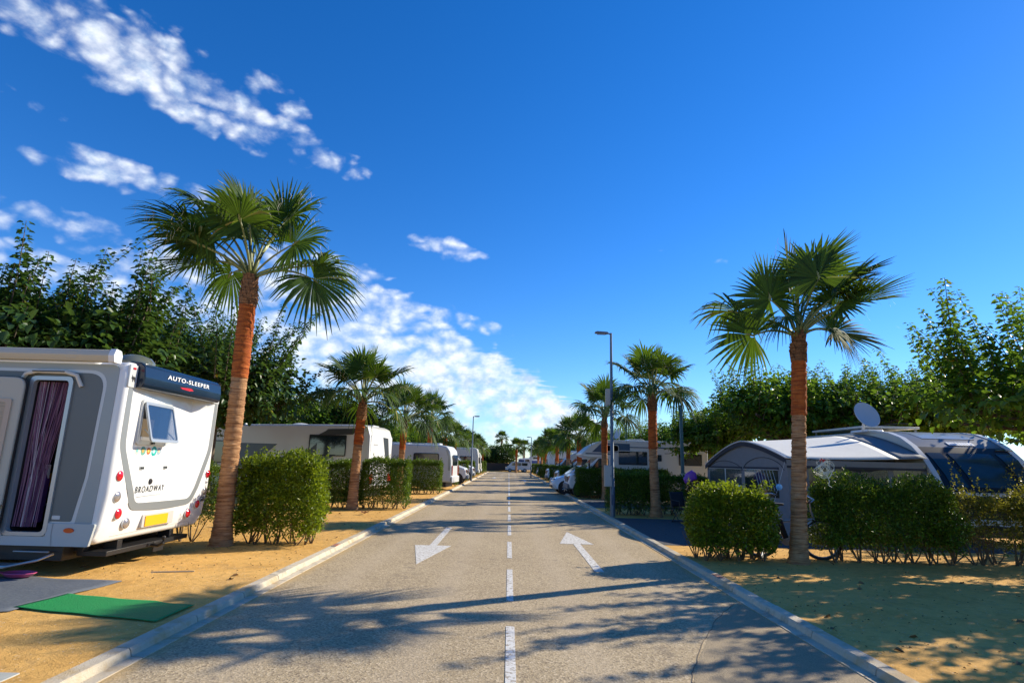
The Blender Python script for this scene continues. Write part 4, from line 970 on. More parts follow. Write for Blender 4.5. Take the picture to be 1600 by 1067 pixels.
# ---------------------------------------------------------------- generic vehicle shell
def shell(t, prof, w_, m, bevel=.09, seg=4, name='body', s=1):
    """closed body: side profile (x,z) through the width; s mirrors x"""
    return MB().prism([(p[0] * s, p[1]) for p in prof], FY, 0, w_).build(name, m, t, bevel=bevel, seg=seg)
def side(t, name, poly, m, y=0., th=.012, s=1, bevel=0.):
    return MB().prism([(p[0] * s, p[1]) for p in poly], FY, y - th, y + .004).build(name, m, t, bevel=bevel)
def endp(t, name, poly, x, m, th=.012, s=1, bevel=0.):
    """panel on the road end, poly (y,z)"""
    return MB().prism(poly, FX, s * (x - .004), s * (x + th)).build(name, m, t, bevel=bevel)
def window(t, x0, z0, x1, z1, y=0., s=1, r=.06, g=DGLASS, fm=None, name='window'):
    f = ring(name, [(p[0] * s, p[1]) for p in rrect(x0 - .035, z0 - .035, x1 + .035, z1 + .035, r + .02)], [(p[0] * s, p[1]) for p in rrect(x0, z0, x1, z1, r)], FY, y - .022, y + .003, fm or BLACK, t)
    MB().prism([(p[0] * s, p[1]) for p in rrect(x0 - .004, z0 - .004, x1 + .004, z1 + .004, r)], FY, y - .012, y + .004).build('pane', g, f)
    return f
def wrap(t, name, prof, y0, y1, off, m, th=.012, ny=1, bow=0., s=1, inset=0.):
    """sheet that follows part of a side profile, from y0 to y1, proud by off"""
    P = [Vector((p[0] * s, p[1])) for p in prof]; Nm = []
    for i in range(len(P)):
        a, b = P[max(0, i - 1)], P[min(len(P) - 1, i + 1)]; d = (b - a).normalized(); n = Vector((d.y, -d.x))
        if n.x * s < 0 and abs(n.x) > .05: n = -n
        if abs(n.x) <= .05 and n.y < 0: n = -n
        Nm.append(n)
    loops = []
    for j in range(ny + 1):
        f = j / ny; y = y0 + (y1 - y0) * f
        a = [P[i] + Nm[i] * off for i in range(len(P))]; b = [P[i] + Nm[i] * (off - th) for i in range(len(P))]
        loops.append([(q.x, y, q.y) for q in a] + [(q.x, y, q.y) for q in b[::-1]])
    return MB().loft(loops).build(name, m, t)
def under(t, x0, x1, w_, s, z=.14, top=.42):
    return MB().bb(s * x0, s * x1, .15, w_ - .15, z, top).build('chassis', BLACK, t, bevel=.01)

# ---------------------------------------------------------------- striped caravan (second pitch, sunny side)
def striped_caravan():
    t = thing('caravan', 'long white caravan with slanting black stripes and dark windows', 'caravan', (-4.98, 20.9, .07), R(-9))
    # local x: 0 at the road end, negative inwards
    W = 2.3; Z = lambda z: z - .07
    prof = [(-7.3, .42), (-.12, .40), (-.03, .8), (0, 1.4), (-.02, 2.3), (-.12, 2.60), (-.34, 2.70), (-2.5, 2.68), (-7.0, 2.62), (-7.3, 2.3)]
    shell(t, prof, W, OFFW, .07, 4)
    D1 = mat('charcoal_stripe', (.045, .05, .052), .35); D2 = mat('slate_stripe', (.075, .10, .115), .3, var=.2, vscale=3)
    side(t, 'stripe', [(-1.62, 2.52), (-.42, 2.56), (-.66, 2.34), (-2.0, 2.30), (-1.72, 2.44)], D1)
    side(t, 'stripe', [(-2.0, 2.02), (-3.15, 1.0), (-2.35, .98), (-1.25, 1.62), (-2.0, 1.60)], D2)
    side(t, 'stripe', [(-5.0, 1.96), (-3.55, 1.95), (-4.5, 1.15), (-5.0, 1.15)], D2)
    window(t, -2.28, 1.60, -.92, 2.28, r=.02)
    window(t, -6.05, 1.25, -5.05, 2.0, r=.02); window(t, -7.0, 1.25, -6.3, 1.9, r=.1)
    side(t, 'shadow_vent', [(-6.95, 2.12), (-6.5, 2.12), (-6.5, 2.22), (-6.95, 2.22)], mat('olive_grey', (.20, .20, .15), .6))
    MB().lathe((-5.35 - .62, -.006, 2.20), [(.045, 0), (.045, -.008), (.034, -.008), (.034, 0)], 16, 'Y').build('emblem', NAVYTX, t)
    for k in range(6): side(t, 'lettering_mark', rrect(-5.85 + k * .07, 2.18, -5.80 + k * .07, 2.215 + .02 * (k % 3 == 0), .004, 1), NAVYTX, th=.008)
    side(t, 'reflector', rrect(-.28, 2.13, -.23, 2.27, .01), mat('dark_red', (.1, .01, .01), .3))
    side(t, 'hatch', rrect(-1.05, .62, -.35, 1.08, .06), mat('hatch_grey', (.5, .49, .45), .4), th=.006)
    # road end
    endp(t, 'rear_panel', rrect(.10, .55, 2.2, 2.35, .1), .0, WHITE, .012)
    endp(t, 'slant_window', [(1.25, 2.3), (1.75, 2.28), (2.1, 1.0), (1.82, 1.0)], .012, D1, .012)
    endp(t, 'lettering_mark', rrect(.35, 1.98, .75, 2.03, .01), .012, mat('grey_mark', (.4, .4, .4), .5), .006)
    endp(t, 'lamp_cluster', rrect(.12, .62, .38, .95, .04), .012, RED, .03); endp(t, 'lamp_cluster', rrect(1.92, .62, 2.18, .95, .04), .012, RED, .03)
    wrap(t, 'roof_edge_strip', [(0.0, 1.4), (-.02, 2.3), (-.12, 2.60), (-.34, 2.70)], .0, .08, .012, WHITE, .02)
    r = MB().lathe((-3.3, 1.1, 2.66), [(.36, 0), (.34, .05), (.24, .10), (.001, .13)], 20).build('roof_dome', LSILV, t)
    MB().bb(-5.9, -5.3, .6, 1.2, 2.62, 2.72).build('roof_light', LSILV, t, bevel=.03, seg=3)
    MB().bb(-.9, -.4, 1.2, 1.8, 2.68, 2.75).build('roof_light', LSILV, t, bevel=.02, seg=3)
    under(t, -7, -.3, W, 1)
    for x in (-2.9, -3.7):
        for y, o in ((.15, -1), (W - .15, 1)): wheel(t, (x, y, .31), .31, .19, 'Y', o)
    return t
striped_caravan()

def grey_window_camper():
    t = thing('motorhome', 'low white camper with long dark windows and rounded rear corner', 'motorhome', (-2.96, 30.6, .07), R(-4))
    W = 2.25
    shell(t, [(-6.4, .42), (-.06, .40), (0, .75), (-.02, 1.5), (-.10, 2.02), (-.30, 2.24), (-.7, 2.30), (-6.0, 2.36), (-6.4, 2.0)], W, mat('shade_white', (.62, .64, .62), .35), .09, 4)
    window(t, -2.0, 1.25, -.72, 1.82, r=.08); window(t, -4.7, 1.25, -3.75, 1.85, r=.08)
    side(t, 'corner_trim', [(-.18, 1.0), (-.06, 1.0), (-.08, 1.7), (-.22, 2.05), (-.34, 2.05), (-.20, 1.7)], SILV)
    g = mat('grey_swirl', (.32, .34, .36), .4)
    for k in range(4): side(t, 'swirl', rpoly([(-3.4 + k * .18, 1.34), (-3.1 + k * .18, 1.55), (-2.95 + k * .16, 1.80), (-3.2 + k * .18, 1.58)], .05), g, th=.007)
    endp(t, 'bumper', rrect(.0, .38, W, .70, .08), 0, WHITE, .07, bevel=.02); endp(t, 'rear_window', rrect(.35, 1.25, 1.9, 1.8, .08), .0, DGLASS, .012)
    endp(t, 'tail_lamp', rrect(.08, .75, .25, 1.25, .04), .0, RED, .03); endp(t, 'tail_lamp', rrect(2.0, .75, 2.17, 1.25, .04), .0, RED, .03)
    for k in range(3): MB().bb(-5 + 1.7 * k, -4.2 + 1.7 * k, .7, 1.5, 2.30, 2.40).build('roof_light', LSILV, t, bevel=.03)
    MB().tube([(-5.8, .3, 2.40), (-.9, .3, 2.36)], .02, 6).build('roof_rail', LSILV, t)
    under(t, -6, -.3, W, 1)
    for x in (-1.4, -4.9):
        for y, o in ((.14, -1), (W - .14, 1)): wheel(t, (x, y, .32), .32, .2, 'Y', o)
grey_window_camper()

# ---------------------------------------------------------------- cab-nosed campers and vans
def cab(t, s, W, z_roof, x_nose=0., col=WHITE, x_back=2.1, ztop=None):
    """van cab: bonnet, raked windscreen, side window, headlights; nose at local x=0, body runs to -x (times s)"""
    prof = [(-x_back, .38), (-.05, .36), (.0, .62), (-.03, .85), (-.10, 1.02), (-.55, 1.16), (-.72, 1.22), (-1.42, 1.86), (-x_back, 1.92)]
    b = shell(t, prof, W, col, .09, 4, 'cab', s)
    wrap(t, 'windscreen', [(-.75, 1.25), (-1.0, 1.48), (-1.38, 1.82)], .14, W - .14, .012, BGLASS, .012, s=s)
    f = ring('side_window', [(p[0] * s, p[1]) for p in rpoly([(-.98, 1.22), (-1.88, 1.22), (-1.88, 1.80), (-1.42, 1.78)], .05)], [(p[0] * s, p[1]) for p in rpoly([(-1.06, 1.26), (-1.84, 1.26), (-1.84, 1.76), (-1.44, 1.74)], .05)], FY, -.014, .004, BLACK, t)
    MB().prism([(p[0] * s, p[1]) for p in rpoly([(-1.04, 1.25), (-1.85, 1.25), (-1.85, 1.77), (-1.44, 1.75)], .05)], FY, -.009, .004).build('pane', DGLASS, f)
    MB().bb(s * -.90, s * -1.86, -.006, .004, .40, .41).build('door_seam', BLACK, t)
    for y0, y1 in ((.06, .42), (W - .42, W - .06)):
        h = MB().prism(rrect(y0, .74, y1, .95, .04), FX, s * -.16, s * -.015).build('headlight', CLEARL, t, bevel=.02)
        ya = y0 if y0 < 1 else y1 - .09
        MB().prism(rrect(ya, .75, ya + .09, .94, .02), FX, s * -.14, s * -.005).build('indicator', ORANGE, h)
    MB().prism(rrect(.48, .66, W - .48, .90, .04), FX, s * -.12, s * .006).build('grille', BLACK, t)
    MB().prism(rrect(.03, .34, W - .03, .58, .06), FX, s * -.35, s * .06).build('bumper', mat('grey_bumper', (.16, .17, .18), .6), t, bevel=.03)
    for y in (.0, W):
        o = -1 if y == 0 else 1
        m_ = MB(); m_.tube([(s * -1.0, y, 1.35), (s * -.95, y + o * .16, 1.38)], .02, 6); m_.box((s * -.94, y + o * .22, 1.42), (.07, .14, .28)); m_.build('door_mirror', BLACK, t, bevel=.015)
    for x in (-.62,):
        for y, o in ((.13, -1), (W - .13, 1)):
            wheel(t, (s * x, y, .33), .33, .2, 'Y', o)
            MB().lathe((s * x, y if o < 0 else y, .34), [(.41, -.14 * 1), (.41, .14), (.001, .14)], 24, 'Y').build('wheel_arch', BLACK, t)
def overcab_camper():
    s = -1      # nose towards -x world: local forward mirrored
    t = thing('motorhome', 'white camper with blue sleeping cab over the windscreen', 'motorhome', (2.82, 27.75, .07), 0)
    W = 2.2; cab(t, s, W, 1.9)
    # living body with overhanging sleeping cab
    prof = [(-6.6, .42), (-1.98, .40), (-1.98, 1.80), (-.92, 1.80), (-.62, 1.90), (-.58, 1.98), (-1.0, 2.34), (-1.45, 2.58), (-1.9, 2.66), (-6.4, 2.66), (-6.6, 2.4)]
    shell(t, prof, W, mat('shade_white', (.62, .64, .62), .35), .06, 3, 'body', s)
    wrap(t, 'cab_over_panel', [(-.66, 1.97), (-1.0, 2.30), (-1.42, 2.53)], .15, W - .15, .012, WHITE, .012, s=s)
    BL = mat('blue_stripe', (.03, .08, .16), .3)
    side(t, 'blue_panel', [(-1.10, 2.08), (-2.9, 2.08), (-2.9, 2.50), (-1.55, 2.50)], BL, s=s)
    side(t, 'blue_line', [(-.80, 1.98), (-2.15, 1.98), (-2.15, 2.03), (-.80, 2.03)], BL, s=s)
    side(t, 'white_moulding', [(-.70, 1.88), (-2.15, 1.84), (-2.15, 1.93), (-.70, 1.94)], WHITE, th=.03, s=s)
    side(t, 'blue_line', [(-2.4, 2.32), (-6.4, 2.32), (-6.4, 2.36), (-2.4, 2.36)], BL, s=s, th=.014)
    window(t, -2.35, 2.14, -1.72, 2.40, s=s, r=.10, fm=LSILV); window(t, -3.72, 1.52, -2.36, 2.15, s=s, r=.06, fm=LSILV); window(t, -4.40, 1.72, -4.12, 2.02, s=s, r=.05, fm=LSILV); window(t, -6.3, 1.55, -5.2, 2.1, s=s, r=.06, fm=LSILV)
    side(t, 'badge', rrect(-4.8, 2.06, -4.55, 2.12, .02), mat('grey_mark', (.4, .4, .4), .5), s=s, th=.01)
    MB().prism([(p[0] * s, p[1]) for p in rpoly([(-2.9, 2.66), (-3.0, 2.74), (-3.6, 2.76), (-3.75, 2.66)], .03)], FY, .4, 1.5).build('air_conditioner', OFFW, t, bevel=.04)
    d = MB().lathe((0, 0, 0), [(.001, 0), (.18, .02), (.30, .07), (.30, .08), (.18, .03), (.001, .012)], 24, 'X').build('satellite_dish', LSILV, t); d.location = (-2.55 * s, .8, 3.0); d.rotation_euler = (0, R(-20), R(200))
    MB().tube([(-2.55 * s, .8, 2.64), (-2.55 * s, .8, 3.0)], .025, 6).build('dish_mast', STEEL, t)
    under(t, 2.0, 6.4, W, 1)
    for y, o in ((.13, -1), (W - .13, 1)): wheel(t, (4.7, y, .33), .33, .2, 'Y', o)
    return t
overcab_camper()

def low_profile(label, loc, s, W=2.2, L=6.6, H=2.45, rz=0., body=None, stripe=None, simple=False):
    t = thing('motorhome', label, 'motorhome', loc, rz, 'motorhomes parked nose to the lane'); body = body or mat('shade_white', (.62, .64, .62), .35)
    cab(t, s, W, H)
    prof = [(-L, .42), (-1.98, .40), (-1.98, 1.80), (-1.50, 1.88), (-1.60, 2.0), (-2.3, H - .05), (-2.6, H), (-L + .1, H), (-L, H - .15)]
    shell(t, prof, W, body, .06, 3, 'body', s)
    wrap(t, 'skylight', [(-1.72, 2.08), (-2.2, H - .12)], .3, W - .3, .014, DGLASS, .012, s=s)
    window(t, -3.8, 1.35, -2.5, 1.85, s=s); window(t, -6.0, 1.35, -5.0, 1.85, s=s)
    if stripe: side(t, 'stripe', [(-2.1, 1.12), (-L + .1, .95), (-L + .1, 1.12), (-2.1, 1.24)], stripe, s=s)
    MB().bb(s * -3.6, s * -3.0, .7, 1.3, H - .01, H + .09).build('roof_light', LSILV, t, bevel=.03); MB().bb(s * -5.6, s * -4.9, .6, 1.5, H - .01, H + .07).build('solar_panel', DGLASS, t)
    under(t, min(-s * -L, -s * -2.0) * 1 if s < 0 else -L + .1, (-s * -2.0) if s < 0 else -2.0, W, 1) if False else MB().bb(s * -2.0, s * (-L + .15), .15, W - .15, .16, .43).build('chassis', BLACK, t)
    for y, o in ((.13, -1), (W - .13, 1)): wheel(t, (s * -(L - 1.9), y, .33), .33, .2, 'Y', o)
    return t
MRT = mat('maroon_stripe', (.25, .03, .04), .4); BLT = mat('blue_stripe', (.03, .08, .16), .3); GRS = mat('grey_swirl', (.32, .34, .36), .4)
low_profile('first of the white cab nosed campers beyond the third sunny hedge block', (-2.75, 38.6, .07), 1, stripe=GRS)
low_profile('second white cab nosed camper, its blue windscreen above the far hedge', (-2.80, 47.0, .07), 1, stripe=BLT, H=2.5)
low_profile('white camper with raked windscreen next past the small hatchback', (2.95, 36.2, .07), -1, stripe=GRS, H=2.5)
low_profile('far white camper behind the shaded palm row', (3.0, 46.0, .07), -1, stripe=BLT)
low_profile('farthest white camper on the shaded side', (3.1, 63, .07), -1, stripe=MRT, H=2.6)

def plain_caravan(label, loc, s, L=5.8, W=2.2, H=2.55, body=None, rz=0.):
    t = thing('caravan', label, 'caravan', loc, rz, 'caravans far along the lane'); body = body or OFFW
    shell(t, [(-L, .45), (-.06, .42), (0, .9), (-.04, 2.0), (-.16, H - .12), (-.4, H), (-L + .3, H), (-L, H - .3)], W, body, .07, 3, 'body', s)
    window(t, -1.8, 1.35, -.7, 1.9, s=s); window(t, -3.4, 1.35, -2.6, 1.9, s=s); window(t, -5.2, 1.35, -4.3, 1.9, s=s)
    endp(t, 'end_window', rrect(.35, 1.3, W - .35, 1.85, .08), .0, DGLASS, .014, s); endp(t, 'bumper', rrect(.0, .42, W, .68, .05), 0, LSILV, .05, s)
    MB().bb(s * -2.9, s * -2.3, .7, 1.3, H, H + .1).build('roof_light', LSILV, t, bevel=.03); MB().bb(s * -.4, s * (-L + .3), .15, W - .15, .16, .46).build('chassis', BLACK, t)
    for y, o in ((.13, -1), (W - .13, 1)): wheel(t, (s * -L * .55, y, .31), .31, .2, 'Y', o)
    return t
plain_caravan('tall cream caravan end standing past the far lamp post', (-2.9, 56.5, .07), 1, H=2.75)
plain_caravan('small white caravan farthest along the sunny side', (-3.1, 65.5, .07), 1, H=2.5)
plain_caravan('white caravan between the far shaded palms', (3.6, 54.6, .07), -1, H=2.6, body=WHITE)

# small rounded hatchback
def hatchback():
    s = -1
    t = thing('parked_car', 'small rounded white hatchback with its nose over the kerb', 'car', (2.28, 30.6, .05), R(3))
    W = 1.62; CB = mat('pale_blue_white_paint', (.62, .70, .76), .22, coat=.8)
    prof = [(-3.5, .30), (-.12, .22), (-.02, .38), (.0, .52), (-.06, .66), (-.28, .80), (-.75, .93), (-1.45, 1.44), (-1.9, 1.50), (-2.7, 1.46), (-3.3, 1.05), (-3.55, .8), (-3.55, .42)]
    # narrowed cabin: loft in y
    loops = []
    for y, k in ((0, .90), (.05, .965), (.16, 1.), (W - .16, 1.), (W - .05, .965), (W, .90)):
        loops.append([(s * (-1.77 + (p[0] + 1.77) * k), y + (max(0, p[1] - .9) * .28) * (1 if y < W / 2 else -1), .25 + (p[1] - .25) * (k * .5 + .5)) for p in rpoly(prof, .12, 4)])
    MB().loft(loops).build('body', CB, t)
    wrap(t, 'windscreen', [(-.84, 1.0), (-1.12, 1.2), (-1.40, 1.40)], .26, W - .26, .012, DGLASS, .015, s=s)
    def sp(pts, nm, m, y=0., lift=.012):
        vs = [(s * p[0], max(0, p[1] - .9) * .28 - lift, p[1]) for p in pts]; vs2 = [(v[0], v[1] + .02, v[2]) for v in vs]
        return MB().loft([vs, vs2]).build(nm, m, t)
    sp([(-1.02, .98), (-1.85, 1.0), (-1.85, 1.38), (-1.45, 1.37)], 'side_window', DGLASS); sp([(-1.95, 1.0), (-2.75, 1.02), (-2.6, 1.34), (-1.95, 1.38)], 'side_window', DGLASS)
    for y, o in ((.10, -1), (W - .10, 1)):
        for x in (-.66, -2.85):
            MB().lathe((s * x, y + o * .03, .31), [(.36, -.12), (.36, .08), (.001, .08)] if o > 0 else [(.001, -.08), (.36, -.08), (.36, .12)], 24, 'Y').build('wheel_arch', BLACK, t)
            wheel(t, (s * x, y + o * .02, .29), .29, .19, 'Y', o, 7)
        h = MB().lathe((s * -.10, y + (-o) * .16, .66), [(.11, -.06), (.11, .02), (.07, .05), (.001, .06)] if s > 0 else [(.001, -.07), (.07, -.055), (.11, -.02), (.11, .06)], 18, 'X').build('headlight', CLEARL, t)
        MB().lathe((s * -.04, y + (-o) * .2, .36), [(.001, -.05), (.06, -.04), (.06, .04)], 14, 'X').build('fog_lamp', BLACK, t)
    MB().prism(rrect(.40, .30, W - .40, .42, .04), FX, s * -.05, s * .02).build('air_intake', BLACK, t)
    MB().lathe((s * .0, W / 2, .60), [(.001, -.035), (.045, -.03), (.045, .02)], 16, 'X').build('emblem', CHROME, t)
    MB().box((s * -.98, -.10, .98), (.10, .16, .10)).build('door_mirror', CB, t, bevel=.03, seg=3)
    MB().bb(s * -1.78, s * -1.60, -.02, .01, .80, .82).build('door_handle', CHROME, t)
hatchback()

# ---------------------------------------------------------------- caravan with panoramic front, facing the camera
def panoramic_caravan():
    # local x forward (towards the camera), y from the lane side outwards; rotated so that +x -> -Y
    t = thing('caravan', 'silver trimmed caravan with a dark panoramic front of three windows', 'caravan', (9.62, 12.95, .07), R(-90))
    W = 2.3; Z = .0
    curve = [(-2.9, 2.56), (-2.3, 2.54), (-1.8, 2.47), (-1.35, 2.33), (-.98, 2.12), (-.66, 1.84), (-.40, 1.50), (-.20, 1.12), (-.06, .78), (0, .55)]
    prof = [(-7.0, .42), (-.02, .40)] + curve[::-1] + [(-6.8, 2.58), (-7.0, 2.3)]
    body = MB().prism(prof, FY, 0, W).build('body', OFFW, t, bevel=.02, seg=2)
    DPN = mat('smoked_front', (.006, .008, .014), .3, spec=.25)
    GRF = mat('grey_front_top', (.085, .095, .11), .35, coat=.1, spec=.3)
    wrap(t, 'front_hood', curve[1:5], .10, W - .10, .012, GRF, .012)
    wrap(t, 'roof_glass', curve[1:4], .52, W - .50, .020, mat('pale_sky_panel', (.20, .23, .27), .3, coat=.2), .01)
    f = wrap(t, 'front_panel', curve[4:8], .10, W - .10, .012, DPN, .012)
    PG = mat('blue_front_glass', (.012, .035, .055), .16, spec=.35, coat=.12, var=.5, vscale=3)
    def lerpc(z):
        for a, b in zip(curve, curve[1:]):
            if b[1] <= z <= a[1]: k = (z - a[1]) / (b[1] - a[1]); return (a[0] + (b[0] - a[0]) * k, z)
    zs = [1.98, 1.84, 1.66, 1.5, 1.34, 1.22]
    for y0, y1, y2, y3 in ((.18, .52, .66, .34), (.68, 1.68, 1.80, .84), (1.82, 2.22, 2.30, 1.98)):
        # panes slant sideways like the photograph's: left edge moves outwards towards the bottom
        loops = []
        for k, z in enumerate(zs):
            q = lerpc(z); f_ = k / (len(zs) - 1); a = y0 + (y3 - y0) * f_ * .75; b = y1 + (y2 - y1) * f_
            loops.append([(q[0] + .022, a, q[1] + .012), (q[0] + .022, b, q[1] + .012), (q[0] + .008, b, q[1] + .004), (q[0] + .008, a, q[1] + .004)])
        MB().loft(loops).build('front_window', PG, f)
    MB().tube([(lerpc(2.06)[0] + .02, 1.9, 2.09), (lerpc(2.06)[0] + .03, 2.3, 2.08)], .018, 6).build('window_rail', CHROME, f)
    MB().tube([(lerpc(1.10)[0] + .03, .9, 1.10), (lerpc(1.10)[0] + .05, 2.2, 1.12)], .008, 6).build('chrome_strip', SILV, f)
    MB().tube([(lerpc(1.16)[0] + .03, .28, 1.18), (lerpc(1.12)[0] + .04, .55, 1.12)], .012, 6).build('grab_handle', CHROME, f)
    # broad silver side trims that follow the nose
    wrap(t, 'nose_trim', curve[0:], -.03, .10, .035, LSILV, .05); wrap(t, 'nose_trim', curve[0:], W - .10, W + .03, .035, WHITE, .05)
    # pale lettering strip above the windows and a crescent badge
    q = lerpc(2.2); rg = random.Random(3)
    yy = .95
    for k in range(9):
        wd = rg.uniform(.045, .075); b = MB()
        b.loft([[(lerpc(2.25)[0] + .02, yy, 2.26), (lerpc(2.25)[0] + .02, yy + wd, 2.26), (lerpc(2.17)[0] + .02, yy + wd, 2.18), (lerpc(2.17)[0] + .02, yy, 2.18)], [(lerpc(2.25)[0] + .032, yy, 2.265), (lerpc(2.25)[0] + .032, yy + wd, 2.265), (lerpc(2.17)[0] + .032, yy + wd, 2.185), (lerpc(2.17)[0] + .032, yy, 2.185)]])
        b.build('lettering_mark', WTX, t, smooth=False); yy += wd + .014
    for k in range(1):
        b = MB(); pts = []
        for j in range(16):
            a = R(40) + R(290) * j / 15; pts.append((lerpc(.92)[0] + .03, 1.62 + .075 * math.cos(a), .92 + .075 * math.sin(a)))
        b.tube(pts, [.006 + .012 * math.sin(math.pi * j / 15) for j in range(16)], 6).build('crescent_badge', SILV, t)
    wrap(t, 'lower_front', [(-.16, 1.04), (-.06, .78), (0, .55)], .12, W - .12, .014, DPN, .012)
    MB().prism(rrect(.0, .38, W, .56, .05), FX, -.1, .06).build('bumper', LSILV, t, bevel=.02)
    MB().tube([(0, W / 2 - .5, .42), (1.1, W / 2, .42), (1.25, W / 2, .45)], .04, 8).build('drawbar', BLACK, t)
    MB().tube([(0, W / 2 + .5, .42), (1.1, W / 2, .42)], .04, 8).build('drawbar', BLACK, t)
    MB().tube([(1.05, W / 2, .02), (1.05, W / 2, .6)], .025, 8).build('jockey_wheel', STEEL, t)
    # roof gear
    MB().bb(-6.2, -3.4, .35, 1.95, 2.72, 2.78).build('roof_rack_panel', OFFW, t, bevel=.01)
    b = MB(); [b.bb(x, x + .04, y, y + .04, 2.56, 2.73) for x in (-6.1, -3.5) for y in (.4, 1.85)]; b.build('rack_post', ALU, t)
    MB().tube([(-3.5, .9, 2.80), (-3.3, 1.3, 2.86), (-3.2, 1.7, 2.84)], .015, 6).build('antenna', BLACK, t)
    b = MB().bb(-3.3, -2.5, -.10, .35, 2.54, 2.62).build('dish_base', WHITE, t, bevel=.04, seg=3)
    d = MB().lathe((0, 0, 0), [(.001, 0), (.20, .015), (.34, .06), (.345, .07), (.34, .078), (.20, .035), (.001, .02)], 32, 'Z').build('satellite_dish', mat('dish_grey', (.50, .54, .55), .4), t)
    d.location = (-2.5, -.10, 2.97); d.rotation_euler = (R(0), R(-62), R(180)); d.scale = (1.12, .92, 1)
    d2 = MB().tube([(-2.7, -.10, 2.58), (-2.58, -.10, 2.95)], .03, 8).build('dish_mast', WHITE, t)
    for x in (-3.4, -4.2):
        for y, o in ((.15, -1), (W - .15, 1)): wheel(t, (x, y, .31), .31, .19, 'Y', o)
    MB().bb(-6.8, -.2, .15, W - .15, .16, .43).build('chassis', BLACK, t)
    # window on the lane side, seen through the awning
    window(t, -3.2, 1.1, -1.6, 1.75, y=0, r=.1); 
    return t
panoramic_caravan()

